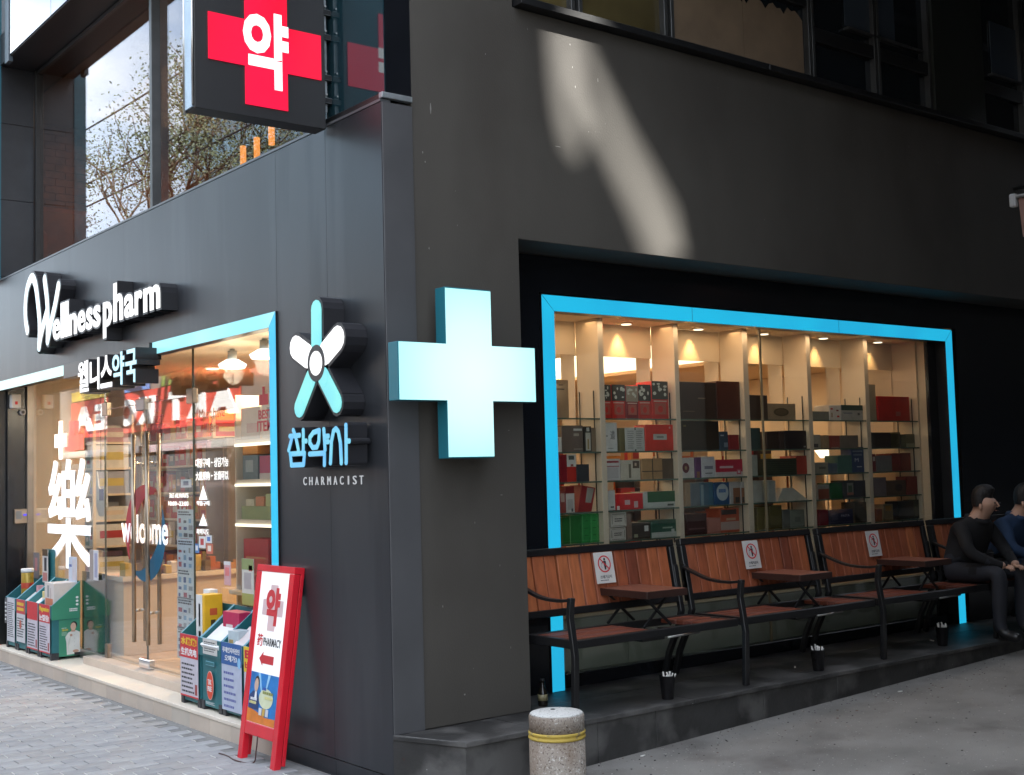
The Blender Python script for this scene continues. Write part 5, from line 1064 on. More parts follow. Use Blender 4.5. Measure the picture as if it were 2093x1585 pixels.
for k, (xa, ya_, yb_, lab, gl_) in enumerate(RK):
    short = ('rack behind the right panes', 'far rack behind the counter', 'rack beyond the left door')[k]
    t = T('goods_rack', lab, 'rack', (xa, (ya_ + yb_) / 2, .2)); zs = [.45, .72, .98, 1.24, 1.5, 1.76, 2.02]
    m = M(); m.box((xa, ya_, .2), (xa + .03, ya_ + .03, 2.30), cream); m.box((xa, yb_ - .03, .2), (xa + .03, yb_, 2.30), cream); m.box((xa + .4, ya_, .2), (xa + .42, yb_, 2.30), cream); m.box((xa + .031, ya_, .2), (xa + .399, ya_ + .02, .44), cream); m.obj('rack_frame', t)
    for z in zs: bx('rack_shelf', t, (xa, ya_ + .03, z - .02), (xa + .4, yb_ - .03, z), cream)
    for ri_, z in enumerate(zs[1:]):
        y = ya_ + .04; ci_ = 0
        while y < yb_ - .15:
            w = qq.uniform(.07, .18); h = qq.uniform(.12, .23); c = qq.choice([(.50, .03, .03), (.45, .02, .03), (.55, .17, .04), (.56, .36, .10), (.38, .06, .08), (.5, .44, .36), (.10, .10, .10)])
            if k == 2: c = qq.choice([(.55, .55, .53), (.42, .24, .30), (.5, .42, .3), (.14, .22, .18), (.6, .6, .58), (.3, .32, .4)])
            stock(t, xa + .03, y, z, .35, w, h, c, '%s carton, %s from the near end, %s shelf up, %s' % (cname(c), ORD[ci_], ORD[ri_], short)); ci_ += 1; y += w + qq.uniform(.004, .02)
# low gondola behind the display shelving, its goods glimpsed between the boxes
t = T('gondola_shelf', 'low gondola of goods glimpsed through the display shelves', 'rack', (3.4, 1.6, .2))
bx('end_panel', t, (1.75, 1.35, .2), (1.78, 1.9, 1.62), cream); bx('end_panel', t, (5.2, 1.35, .2), (5.23, 1.9, 1.62), cream); bx('back_board', t, (1.78, 1.62, .2), (5.2, 1.64, 1.62), pm('warm_backboard', (.30, .17, .09), .6))
for z in (.75, 1.05, 1.35, 1.62):
    bx('gondola_board', t, (1.781, 1.36, z - .02), (5.199, 1.619, z), cream); x = 1.82; ci_ = 0
    while x < 5.0:
        w = qq.uniform(.09, .26); h = qq.uniform(.10, .25); c = qq.choice([(.55, .14, .03), (.6, .30, .08), (.45, .03, .02), (.10, .06, .04), (.55, .45, .32), (.06, .05, .05), (.55, .5, .44)])
        stock(t, x, 1.38, z, w, .18, h, c, '%s carton, %s from the left, %s board up, gondola behind the display shelves' % (cname(c), ORD[ci_], ORD[(.75, 1.05, 1.35, 1.62).index(z)])); ci_ += 1; x += w + qq.uniform(.01, .12)
# LED edged shelf unit near the right pane
t = T('lit_shelf_unit', 'white shelf unit with glowing shelf edges behind the right pane', 'shelving', (.95, 2.65, .2))
for y in (1.93, 3.37): bx('side_panel', t, (.77, y, .2), (1.15, y + .02, 2.25), wl)
bx('back_panel', t, (1.15, 1.93, .2), (1.17, 3.39, 2.25), cream)
E_led = em('shelf_led_edge', (1, .90, .70), 2.2)
LZ = [1.275, 1.575, 1.875]
for z in LZ: bx('shelf_board', t, (.77, 1.951, z), (1.15, 3.369, z + .03), wl); bx('lit_edge', t, (.755, 1.951, z - .022), (.769, 3.369, z - .001), E_led)
bx('shelf_board', t, (.70, 1.951, .75), (1.15, 3.369, .78), wl)
def lg(y0, y1, z, h, col, lab, deco=()):
    tt = T('shelf_carton', lab, 'carton', (.85, (y0 + y1) / 2, z)); bx('carton_body', tt, (.79, min(y0, y1), z + .001), (.95, max(y0, y1), z + h), paint(col), .002)
    if deco:
        fr = F((.79, max(y0, y1), z), (0, -1, 0), (0, 0, 1)); m = M(); w = abs(y1 - y0)
        for a, b, c, d, cl in deco: fr.rect(m, a * w, c * h, b * w, d * h, 0, .001, paint(cl))
        m.obj('label_print', tt)
lg(3.32, 3.0, 1.905, .24, (.42, .36, .30), 'beige carton on the top lit shelf, left end', [(.3, .9, .2, .5, (.3, .1, .1))]); lg(2.98, 2.76, 1.905, .32, (.66, .62, .54), 'tall cream carton with brush writing on the top lit shelf', [(.4, .6, .3, .7, (.1, .1, .1))]); lg(2.74, 2.45, 1.905, .26, (.22, .20, .18), 'dark grey carton on the top lit shelf')
lg(3.3, 3.05, 1.605, .18, (.16, .22, .24), 'grey blue carton on the middle lit shelf', [(.2, .7, .3, .8, (.4, .45, .45))]); lg(3.02, 2.6, 1.605, .17, (.45, .10, .18), 'crimson carton with a ring mark on the middle lit shelf', [(0, 1, 0, .25, (.6, .55, .5)), (.6, .8, .1, .45, (.6, .4, .4))]); lg(2.58, 2.3, 1.605, .15, (.06, .05, .12), 'dark violet carton on the middle lit shelf')
lg(3.3, 3.05, 1.79, .07, (.62, .25, .05), 'orange pack lying on top of the grey blue carton'); lg(3.33, 2.5, 1.305, .10, (.26, .30, .14), 'long green tray of packs on the lowest lit shelf'); 
for i in range(5): lg(3.25 - i * .16, 3.12 - i * .16, 1.405, .05 + .02 * (i % 3), ((.55, .5, .35), (.5, .2, .1), (.4, .42, .2), (.6, .55, .4), (.3, .3, .35))[i], ('pale', 'rust', 'olive', 'cream', 'slate')[i] + ' pack heaped on the long green tray')
lg(3.3, 2.9, .781, .38, (.42, .04, .05), 'stack of red gift cartons under the lit shelves, left', [(.1, .9, .3, .34, (.5, .2, .1)), (.1, .9, .62, .66, (.5, .2, .1))]); lg(2.85, 2.3, .781, .34, (.36, .10, .05), 'brown red gift cartons under the lit shelves, right', [(0, 1, .32, .35, (.5, .25, .15)), (0, 1, .66, .69, (.5, .25, .15))])
# two pendant lamps
for i, (px, py, xx) in enumerate(((475, 748, 1.0), (541, 728, .9))):
    p = PX(px, py, xx); t = T('pendant_lamp', ('lit pendant lamp, the left one behind the glass', 'lit pendant lamp, the right one near the blue frame')[i], 'pendant lamp', (p.x, p.y, 2.3), 'pendant lamps inside the shop')
    p.z -= .02; m = M(); m.lathe(p, [(.10, 0), (.115, .03), (.05, .07)], em('pendant_glow', (1, .95, .82), 3.5), 20); m.obj('glowing_shade', t)
    m = M(); m.tube([(p.x, p.y, p.z + .06), (p.x, p.y, 2.664)], .022, galv); m.tube([(p.x, p.y, p.z + .06), (p.x, p.y, p.z + .14)], .04, galv); m.obj('stem', t)
    l = bpy.data.lights.new('pendant_light', 'POINT'); l.energy = 4; l.color = (1, .85, .62); l.shadow_soft_size = .08; o = bpy.data.objects.new('pendant_light', l); COL.objects.link(o); o.location = (p.x, p.y, p.z - .05)
t = T('hanging_bib', 'white bib with a violet badge hanging inside left of the doors', 'bib', (.6, 5.0, 1.3))
a = PX(207, 1000, .5); fr = F((.5, a.y, a.z), (0, -1, 0), (0, 0, 1)); m = M(); fr.poly(m, [(-.11, .16), (-.07, .02), (.0, -.02), (.07, .02), (.11, .16), (.13, .16), (.13, -.16), (.06, -.24), (-.06, -.24), (-.13, -.16), (-.13, .16)][::-1], -.01, 0, white); m.obj('cloth', t); m = M(); fr.rect(m, -.05, -.10, .06, .0, .001, .003, paint((.10, .08, .3))); m.obj('badge', t); bx('hanging_cord', t, (.495, a.y - .003, a.z + .15), (.50, a.y + .003, 2.66), ink)
t = T('tall_cooler', 'grey tall cabinet standing behind the right door', 'cabinet', (1.4, 4.2, .2)); a = PX(432, 900, 1.3); bx('cabinet_body', t, (1.3, a.y - .28, .2), (1.75, a.y + .12, 1.98), pm('cabinet_grey', (.12, .11, .11), .3), .02); bx('door_panel', t, (1.288, a.y - .26, .3), (1.299, a.y + .10, 1.94), pm('cabinet_grey2', (.17, .15, .15), .25), .004)

# upstairs: armchair, lamps
t = T('leather_armchair', 'brown leather armchair behind the upper window at the far jamb', 'armchair', (1.3, 7.6, 3.53))
lea = pm('brown_leather', (.16, .055, .025), .35, 0, .2, 8, .1, 60)
def chair(cx, cy): 
    z = 3.53; bx('seat', t, (cx - .35, cy - .35, z + .12), (cx + .35, cy + .35, z + .45), lea, .05); bx('backrest', t, (cx - .35, cy + .25, z + .3), (cx + .35, cy + .45, z + 1.05), lea, .06)
    for s in (-1, 1): bx('armrest', t, (cx + s * .45 - .1, cy - .35, z + .12), (cx + s * .45 + .1, cy + .4, z + .68), lea, .05)
chair(.98, 7.7)
bx('leg_base', t, (.7, 7.4, 3.531), (1.28, 8.0, 3.66), blackm, .005)
for i, (px, py) in enumerate(((497, 320), (525, 303), (555, 275))):
    p = PX(px, py, 1.4); t = T('tube_lamp', 'glowing orange tube lamp inside the upper window, %s of three' % ('left', 'middle', 'right')[i], 'lamp', p, 'orange tube lamps upstairs')
    m = M(); m.tube([p - Vector((0, 0, .09)), p + Vector((0, 0, .09))], .028, em('orange_glow', (1, .38, .08), 1.3)); m.obj('glowing_tube', t); m = M(); m.tube([p + Vector((0, 0, .09)), (p.x, p.y, 5.9)], .004, blackm); m.obj('cord', t)
area('cafe_lamp_light', (2.0, 6.6, 5.6), 1.5, 2.5, 8, (1, .6, .3))

# ------------------------------------------------------------------ benches along the alley window
woods = [pm('bench_wood_%d' % i, c, .5, 0, .22, 6, .12, 60, stretch=(6, 6, .6)) for i, c in enumerate([(.40, .115, .046), (.31, .084, .037), (.21, .056, .030), (.46, .142, .055), (.35, .102, .048)])]
seatw = pm('bench_seat_wood', (.17, .055, .04), .42, 0, .3, 6, .15, 50, stretch=(.6, 6, 6))
def bench(x0, lab, table=True, last=False):
    L = 1.31; t = T('slatted_bench', lab, 'bench', (x0 + L / 2, 0, .301), 'slatted benches along the alley window'); q = random.Random(int(x0 * 100))
    yt, ybm, zt, zb = .205, .135, 1.165, .775
    V = Vector((0, yt - ybm, zt - zb)).normalized(); fr = F((x0 + .012, ybm, zb), (1, 0, 0), V); Hb = .39; Lb = L - .024
    m = M(); fr.rect(m, 0, Hb - .042, Lb, Hb, -.045, .0, blackm); m.obj('top_rail', t, .004)
    m = M(); fr.rect(m, 0, 0, Lb, .042, -.045, .0, blackm); m.obj('lower_rail', t, .004)
    for a in (0, Lb - .045): m = M(); fr.rect(m, a, .043, a + .045, Hb - .043, -.045, .0, blackm); m.obj('back_post', t, .004)
    n = 13; w = (Lb - .10) / n
    for i in range(n):
        me = M(); a = .05 + i * w + q.uniform(.001, .006); fr.rect(me, a, .030, a + w - .011, Hb - .030, -.040, -.013 + q.uniform(-.003, .003), woods[q.choice([0, 1, 1, 2, 3, 4])]); me.obj('back_slat', t, .003)
    sy0, sy1, sz = -.305, .105, .70
    m = M(); m.box((x0, sy0, sz - .045), (x0 + L, sy0 + .035, sz), blackm); m.obj('front_rail', t, .004)
    m = M(); m.box((x0 + .02, sy1 - .035, sz - .045), (x0 + L - .02, sy1, sz), blackm); m.obj('rear_rail', t, .004)
    for a in (x0 + .012, x0 + L - .05): m = M(); m.box((a, sy0 + .036, sz - .045), (a + .038, sy1 - .036, sz), blackm); m.obj('side_rail', t, .003)
    yy = sy0 + .040; k = 0
    while yy < sy1 - .09:
        for a, b in (((x0 + .052, x0 + .62), (x0 + 1.02, x0 + L - .052)) if table else ((x0 + .052, x0 + L - .052),)):
            m = M(); m.box((a, yy, sz - .026), (b, yy + .060, sz - .002 + q.uniform(-.002, .002)), seatw if k % 2 else woods[2]); m.obj('seat_slat', t, .003)
        yy += .0655; k += 1
    for a in [x0 + .01] + ([x0 + L - .01] if last else []):
        m = M(); m.bar([(a, -.305, .302), (a, -.312, .45), (a, -.318, .62), (a, -.300, .74), (a, -.285, .82), (a, -.300, .925)], .030, .036, blackm, (1, 0, 0)); m.obj('leg', t, .003)
        m = M(); m.bar(spline([(a, -.315, .918), (a, -.20, .905), (a, -.04, .915), (a, .10, .955), (a, .185, .985)], 4), .016, .034, blackm, (1, 0, 0)); m.obj('armrest', t, .002)
    for a in (x0 + .03, x0 + L - .03):
        m = M(); m.bar([(a, .30, .302), (a, .255, .45), (a, .165, .62), (a, .135, .72), (a, .150, .80), (a, .185, 1.0)], .032, .036, blackm, (1, 0, 0)); m.obj('leg', t, .003)
    for dx in (.12,): bx('under_bracket', t, (x0 + .30, -.20, .640), (x0 + .44, -.16, .654), blackm)
    if table:
        c = x0 + .80; tz = .905
        m = M(); m.box((c - .155, -.225, tz - .012), (c + .155, .265, tz), pm('table_top_wood', (.26, .095, .06), .38, 0, .25, 9, .1, 60, stretch=(6, .8, 6))); m.obj('table_top', t, .003)
        m = M()
        for p, r in (((c - .162, -.233, tz - .042), (c + .162, -.226, tz - .001)), ((c - .162, .266, tz - .042), (c + .162, .273, tz - .001)), ((c - .163, -.2255, tz - .042), (c - .156, .2655, tz - .001)), ((c + .156, -.2255, tz - .042), (c + .163, .2655, tz - .001))): m.box(p, r, pm('table_dark_rim', (.04, .018, .014), .4))
        m.obj('table_rim', t, .001)
        for y in (-.14, .17):
            for s in (-1, 1):
                m = M(); m.bar([(c + s * .105, y + .006 * s, tz - .038), (c - s * .105, y + .006 * s, .690)], .017, .010, blackm, (0, 1, 0)); m.obj('scissor_leg', t, .002)
            bx('pivot_rail', t, (c - .16, y - .02, .655), (c + .16, y + .02, .669), blackm, .002)
        m = M(); m.tube([(c - .02, -.24, .636), (c + .24, -.24, .640), (c + .24, .10, .640)], .006, steel); m.obj('slide_handle', t)
        bx('table_bracket', t, (c - .20, -.22, .625), (c - .02, -.10, .654), blackm, .004)
    return t
bench(.935, 'bench nearest the corner pillar, orange brown slats and folding table')
bench(2.28, 'middle bench of the alley window with reddish brown slats')
bench(3.64, 'third bench from the corner, darker slats, beside the dark coated person')
bench(5.00, 'farthest bench, mostly hidden by the two seated people', False, True)
# notices on the bench backs
def placard(px0, py0, lab):
    p = PY(px0, py0, .19); t = T('notice_placard', lab, 'notice', (p.x + .075, .17, 1.0), 'prohibition notices fixed to the bench backs')
    V = Vector((0, .07, .39)).normalized(); o = Vector((p.x, .135, .775)) ; zt_ = p.z; k = (zt_ - .775) / V.z
    fr = F((p.x + .0, .135, .775), (1, 0, 0), V); w, h = .150, .185; v0 = k - h
    m = M(); fr.rect(m, 0, v0, w, v0 + h, .002, .007, pm('off_white_plate', (.66, .65, .62), .4)); m.obj('plate', t, .001)
    m = M(); c = (w / 2, v0 + h * .62); n = 26
    for i in range(n):
        a, b = 2 * math.pi * i / n, 2 * math.pi * (i + 1) / n; r0, r1 = .043, .051
        fr.poly(m, [(c[0] + r1 * math.cos(a), c[1] + r1 * math.sin(a)), (c[0] + r1 * math.cos(b), c[1] + r1 * math.sin(b)), (c[0] + r0 * math.cos(b), c[1] + r0 * math.sin(b)), (c[0] + r0 * math.cos(a), c[1] + r0 * math.sin(a))], .0072, .008, redp)
    fr.stroke(m, [(c[0] - .032, c[1] + .032), (c[0] + .032, c[1] - .032)], .0075, .0092, .0098, redp, None, False); m.obj('prohibition_ring', t)
    m = M(); fr.disc(m, c[0] + .004, c[1] + .028, .0075, .0085, .0072, .008, ink, 12); fr.poly(m, [(c[0] - .010, c[1] + .018), (c[0] + .014, c[1] + .018), (c[0] + .014, c[1] - .010), (c[0] + .008, c[1] - .034), (c[0] - .001, c[1] - .034), (c[0] - .004, c[1] - .005)][::-1], .0072, .008, ink); fr.stroke(m, [(c[0] - .006, c[1] + .012), (c[0] - .022, c[1] + .004)], .005, .0072, .008, ink, None, False)
    for i in range(4): fr.rect(m, c[0] - .024 - .004 * (i % 2), c[1] - .006 - .008 * i, c[0] - .020 - .004 * (i % 2), c[1] - .003 - .008 * i, .0072, .008, ink)
    m.obj('figure_print', t)
    m = M(); fr.text(m, '쓰레기금지', .030, v0 + .028, w - .030, v0 + .048, .0072, .008, ink, None, .01); lines(fr, m, .028, v0 + .014, w - .028, v0 + .022, 1, ink, .0072, 2, .5); m.obj('notice_text', t)
placard(1212, 1131, 'white prohibition notice on the bench nearest the corner')
placard(1516, 1107, 'white prohibition notice on the middle bench')
placard(1768, 1087, 'white prohibition notice on the third bench')
# cups used as ashtrays, bottle, butts
def cup(px, py, lab, seed):
    p = PZ(px, py, .3015); t = T('ashtray_cup', lab, 'cup', p, 'cups of cigarette ends along the platform edge'); q = random.Random(seed)
    m = M(); m.lathe(p, [(.032, 0), (.034, .004), (.045, .13), (.047, .132), (.044, .1325), (.033, .03)], pm('dark_cup', (.012, .011, .012), .15), 20); m.obj('cup_body', t)
    m = M(); m.lathe(p + Vector((0, 0, .085)), [(.036, 0), (.039, .012)], pm('ash', (.10, .07, .05), .9), 16); m.obj('ash', t)
    for i in range(11):
        a = q.uniform(0, 6.28); r = q.uniform(.012, .034); b_ = p + Vector((r * math.cos(a), r * math.sin(a), .09)); d = Vector((q.uniform(-.5, .5), q.uniform(-.5, .5), 1)).normalized()
        m = M(); m.tube([b_, b_ + d * q.uniform(.05, .075)], .0042, pm('cigarette_white', (.72, .70, .66), .7), 7); m.obj('cigarette_end', t)
cup(1365, 1429, 'black cup full of cigarette ends nearest the bollard', 1); cup(1673, 1371, 'black cup of cigarette ends below the third bench', 2); cup(1927, 1320, 'farthest cup of cigarette ends near the seated people', 3)
p = PZ(1110, 1443, .3015); t = T('glass_bottle', 'small dark glass bottle between the pillar and the blue strip', 'bottle', p)
m = M(); m.lathe(p, [(.026, 0), (.028, .01), (.028, .075), (.012, .105), (.010, .135)], pm('brown_glass', (.015, .012, .008), .08), 18); m.obj('bottle_body', t); m = M(); m.lathe(p + Vector((0, 0, .136)), [(.013, 0), (.013, .012)], blackm, 14); m.obj('cap', t); m = M(); m.lathe(p + Vector((0, 0, .03)), [(.0283, 0), (.0283, .035)], paint((.25, .22, .12)), 18); m.obj('label_band', t)
for i, (px, py, z, lab) in enumerate(((1314, 1547, .07, 'pale cigarette end on the asphalt by the bollard'), (1625, 1365, .3015, 'cigarette end on the platform under the middle bench'), (1905, 1311, .3015, 'cigarette end on the platform beside the farthest cup'), (1500, 1422, .09, 'cigarette end on the asphalt under the platform edge'), (1840, 1415, .16, 'tiny cigarette end far out on the alley asphalt'))):
    p = PZ(px, py, z); 
    if z < .2: p = PZ(px, py, gz2(p.x, p.y) + .001)
    a = .7 * i; d = Vector((math.cos(a), math.sin(a), 0)) * .016; m = M(); m.tube([p - d + Vector((0, 0, .0045)), p + d + Vector((0, 0, .0045))], .0042, pm('cigarette_white', (.72, .70, .66), .7), 7); o = m.obj('cigarette_butt'); o['label'] = lab; o['category'] = 'cigarette butt'; o['group'] = 'cigarette butts on the ground'

# ------------------------------------------------------------------ granite bollard
bc = (.362, -.852); gran = pm('speckled_granite', (.35, .305, .26), .8, 0, .10, 5, .35, 130)
specks(gran, (.07, .05, .04), 105, .55, .9, (1, 1, 1), True); specks(gran, (.70, .68, .63), 85, .57, .8, (1, 1, 1), True); specks(gran, (.16, .10, .06), 3.5, .50, .55, (1, 1, .5), True)
grt = pm('worn_granite_top', (.62, .61, .58), .8, 0, .08, 8, .3, 140); specks(grt, (.15, .14, .13), 110, .57, .85, (1, 1, 1), True)
yel = pm('worn_yellow_paint', (.52, .37, .07), .7, 0, .15, 12, .3, 90); specks(yel, (.20, .16, .11), 26, .58, .9, (1, 1, 1), True)
t = T('granite_bollard', 'short speckled granite bollard with a yellow painted band', 'bollard', (bc[0], bc[1], 0))
r = .130; m = M(); m.lathe((bc[0], bc[1], -.05), [(r + .002, 0), (r + .001, .415)], gran, 48); m.obj('shaft', t)
m = M(); m.lathe((bc[0], bc[1], .3652), [(r - .001, 0), (r + .004, .004), (r + .004, .012), (r - .003, .017), (r - .003, .020), (r + .004, .025), (r + .003, .033), (r, .036)], yel, 48); m.obj('yellow_band', t)
m = M(); m.lathe((bc[0], bc[1], .4015), [(r, 0), (r, .066), (r - .004, .075)], gran, 48); m.obj('cap_drum', t)
m = M(); m.lathe((bc[0], bc[1], .4766), [(r - .004, 0), (r - .012, .006), (.02, .0085)], grt, 48); m.obj('top_face', t)
m = M(); m.lathe((bc[0] + .02, bc[1] + .05, .4845), [(.012, 0), (.010, .002)], paint((.03, .03, .03)), 12); m.obj('gum_spot', t)

# ------------------------------------------------------------------ people on the farthest bench
def person(name, lab, J, edges, mats, hair=None, root=0):
    t = T('person', lab, 'person', (J[root][0][0], J[root][0][1], .301))
    me = bpy.data.meshes.new('p'); me.from_pydata([j[0] for j in J], edges, []); o = bpy.data.objects.new('p', me); COL.objects.link(o)
    sk = o.modifiers.new('s', 'SKIN'); sk.use_smooth_shade = True
    for i, j in enumerate(J): me.skin_vertices[0].data[i].radius = (j[1], j[1] if len(j) < 4 else j[3]); me.skin_vertices[0].data[i].use_root = (i == root)
    sb_ = o.modifiers.new('b', 'SUBSURF'); sb_.levels = 2; sb_.render_levels = 2
    dg = bpy.context.evaluated_depsgraph_get(); dg.update(); nm = bpy.data.meshes.new_from_object(o.evaluated_get(dg)); bpy.data.objects.remove(o)
    nm.materials.clear()
    for mt in mats: nm.materials.append(mt)
    Jv = [Vector(j[0]) for j in J]
    for p in nm.polygons:
        c = p.center; p.material_index = J[min(range(len(J)), key=lambda i: (Jv[i] - c).length / max(J[i][1], .03) ** .35)][2]; p.use_smooth = True
    b_ = link(nm, 'body', t); return t
def seated(x, y, lab, jacket, face_dir, lean, hood=False):
    """sitting on the bench, elbows on the knees, leaning forward (towards -y)"""
    hip = (x, y, .78); c = -lean
    J = [((x, y, .80), .155, 1), ((x, y + c * .35, .95), .145, 0), ((x, y + c * .75, 1.10), .150, 0), ((x + face_dir * .01, y + c * .98, 1.20), .055, 3), ((x + face_dir * .03, y + c * 1.22, 1.275), .085, 3, .095), ((x + face_dir * .03, y + c * 1.32, 1.345), .075, 3, .085),
         ((x - .17, y + c * .72, 1.11), .062, 0), ((x - .24, y + c * 1.2, .93), .048, 0), ((x - .10, y + c * 1.9, .84), .034, 0), ((x - .06, y + c * 2.1, .83), .030, 3),
         ((x + .17, y + c * .72, 1.11), .062, 0), ((x + .24, y + c * 1.2, .93), .048, 0), ((x + .12, y + c * 1.9, .84), .034, 0), ((x + .07, y + c * 2.1, .83), .030, 3),
         ((x - .11, y - .03, .77), .088, 1), ((x - .15, y - .42, .79), .066, 1), ((x - .15, y - .40, .42), .048, 1), ((x - .15, y - .43, .345), .045, 2), ((x - .15, y - .56, .33), .036, 2),
         ((x + .11, y - .03, .77), .088, 1), ((x + .15, y - .42, .79), .066, 1), ((x + .15, y - .40, .42), .048, 1), ((x + .15, y - .43, .345), .045, 2), ((x + .15, y - .56, .33), .036, 2)]
    E_ = [(0, 1), (1, 2), (2, 3), (3, 4), (4, 5), (2, 6), (6, 7), (7, 8), (8, 9), (2, 10), (10, 11), (11, 12), (12, 13), (0, 14), (14, 15), (15, 16), (16, 17), (17, 18), (0, 19), (19, 20), (20, 21), (21, 22), (22, 23)]
    t = person('person', lab, J, E_, [jacket, pm('dark_trousers', (.02, .022, .03), .8), blackm, skinm])
    hc = Vector(J[4][0]); hd = Vector((x + face_dir * .03, y + c * 1.27, 1.31))
    # hair cap, open to the face
    m = M(); n = 20; rings = []
    for i in range(9):
        a = math.pi * .5 * (1 - i / 6.0) ; pass
    prof = [(.02, .115), (.055, .103), (.083, .075), (.098, .035), (.101, -.005), (.095, -.05)]
    k0 = []
    for r_, z in prof:
        k0.append(len(m.v))
        for j in range(n):
            a = 2 * math.pi * j / n; front = max(0, -math.sin(a)); k_ = 1.0 - (.42 * min(1, front * 1.8) if z < .05 else .10 * front)
            m.v.append((hd.x + r_ * .90 * k_ * math.cos(a), hd.y + .012 + r_ * 1.02 * k_ * math.sin(a), hd.z + z))
    for a, b in zip(k0, k0[1:]):
        for j in range(n): m.f.append((a + j, a + (j + 1) % n, b + (j + 1) % n, b + j)); m.m.append(m.mi(hairm)); m.sm.append(True)
    m.f.append(tuple(k0[0] + j for j in range(n))); m.m.append(0); m.sm.append(True); m.obj('hair', t)
    if hood:
        m = M(); k0 = []
        for r_, z in [(.015, .152), (.06, .142), (.098, .108), (.118, .055), (.122, .0), (.118, -.05), (.125, -.10), (.155, -.15), (.19, -.185)]:
            k0.append(len(m.v))
            for j in range(n):
                a = 2 * math.pi * j / n; fr_ = max(0, -math.sin(a)); open_ = fr_ > .5 and -.09 < z < .10
                m.v.append((hd.x + r_ * .92 * math.cos(a), hd.y + .02 + r_ * (1.0 - (.15 * fr_ if z > .1 else 0)) * math.sin(a) + (.035 if z < -.12 else 0), hd.z + z + random.uniform(-.003, .003)))
        for q_, (a, b) in enumerate(zip(k0, k0[1:])):
            for j in range(n):
                aa = 2 * math.pi * (j + .5) / n
                if -math.sin(aa) > .55 and 2 <= q_ <= 5: continue
                m.f.append((a + j, a + (j + 1) % n, b + (j + 1) % n, b + j)); m.m.append(m.mi(jacket)); m.sm.append(True)
        m.f.append(tuple(k0[0] + j for j in range(n))); m.m.append(0); m.sm.append(True); ho = m.obj('hood', t); so = ho.modifiers.new('s', 'SOLIDIFY'); so.thickness = .008; sv_ = ho.modifiers.new('b', 'SUBSURF'); sv_.levels = 1; sv_.render_levels = 1
    m = M(); cr_ = [(x + .075 * math.cos(a_), y + c * .86 + .075 * math.sin(a_), 1.165 - .02 * math.sin(-a_)) for a_ in [2 * math.pi * k_ / 14 for k_ in range(15)]]; m.tube(cr_, .022, jacket, 8); m.obj('collar', t)
    fy = hd.y - .093; fz = hd.z - .035
    m = M(); m.tube([(hd.x, fy + .012, fz + .02), (hd.x, fy - .006, fz - .012), (hd.x, fy + .01, fz - .018)], [.005, .008, .007], skinm, 8); m.obj('nose', t)
    for s in (-1, 1):
        m = M(); m.lathe((hd.x + s * .032, fy + .006, fz + .012), [(.004, -.004), (.009, 0), (.004, .004)], ink, 10); m.obj('eye', t)
        m = M(); m.lathe((hd.x + s * .084, hd.y + .0, fz - .015), [(.006, -.025), (.012, 0), (.008, .022)], skinm, 10); m.obj('ear', t)
        hx, hy, hz = (J[9] if s < 0 else J[13])[0]
        for f_i in range(4):
            m = M(); xx = hx + (f_i - 1.5) * .016; ln_ = (.034, .040, .038, .030)[f_i]; m.tube([(xx, hy - .012, hz - .006), (xx, hy - .02 - ln_ * .6, hz - .012), (xx, hy - .026 - ln_ * .8, hz - .030)], [.0095, .0085, .007], skinm, 8); m.obj('finger', t)
        m = M(); m.tube([(hx - s * .022, hy + .002, hz), (hx - s * .036, hy - .022, hz - .004), (hx - s * .030, hy - .044, hz - .012)], [.011, .0095, .008], skinm, 8); m.obj('thumb', t)
    m = M(); m.tube([(hd.x - .02, fy + .012, fz - .045), (hd.x + .02, fy + .012, fz - .045)], .004, pm('lips', (.32, .13, .11), .5), 8); m.obj('mouth', t)
    return t
seated(5.06, .0, 'person in a dark coat sitting hunched on the farthest bench', pm('dark_coat', (.012, .012, .014), .9, 0, .3, 8, .6, 14), 0, .20)
seated(5.60, .0, 'person in a blue jacket leaning forward at the end of the benches', pm('blue_denim', (.018, .045, .105), .85, 0, .2, 9, .7, 14), 0, .22)

# ------------------------------------------------------------------ awning corner at the right edge
t = T('shop_awning', 'brown striped fabric awning with a white end bracket at the right edge', 'awning', (6.6, -.5, 3.1))
aw = pm('brown_awning_fabric', (.30, .17, .14), .9, 0, .15, 8, .2, 50, stretch=(1, 1, .2)); A0 = PY(2068, 405, -.5)
x0, y0, z0 = A0.x + .02, -.53, A0.z
m = M(); m.hexa([(x0, y0, z0), (x0, y0 - 1.6, z0), (x0 + 1.0, y0 - 1.6, z0 + .32), (x0 + 1.0, y0, z0 + .32)], [(x0, y0, z0 + .012), (x0, y0 - 1.6, z0 + .012), (x0 + 1.0, y0 - 1.6, z0 + .335), (x0 + 1.0, y0, z0 + .335)], aw); m.obj('canopy', t)
m = M(); fr = F((x0, y0, z0), (0, -1, 0), (0, 0, 1)); n = 12
fr.poly(m, [(0.01, -.01)] + [(.03 + 1.55 * i / n, -.30 - .03 * (i % 2)) for i in range(n + 1)] + [(1.59, -.01)], -.004, 0, aw); m.obj('valance', t)
m = M(); m.tube([(x0 - .01, y0 + .01, z0 + .005), (x0 - .01, y0 - 1.6, z0 + .005)], .014, pm('white_tube', (.6, .6, .6), .3)); m.obj('front_bar', t)
bx('end_bracket', t, (x0 - .03, y0 + .0, z0 - .07), (x0 + .02, y0 + .05, z0 + .03), pm('white_plastic', (.62, .62, .62), .35), .008)
m = M(); m.tube([(x0 + .9, y0 - .02, z0 + .28), (x0 + .9, .01, z0 + .28)], .015, alu); m.tube([(x0 + .9, y0 - .02, z0 + .28), (x0, y0 - .02, z0)], .012, alu); m.obj('wall_arm', t)

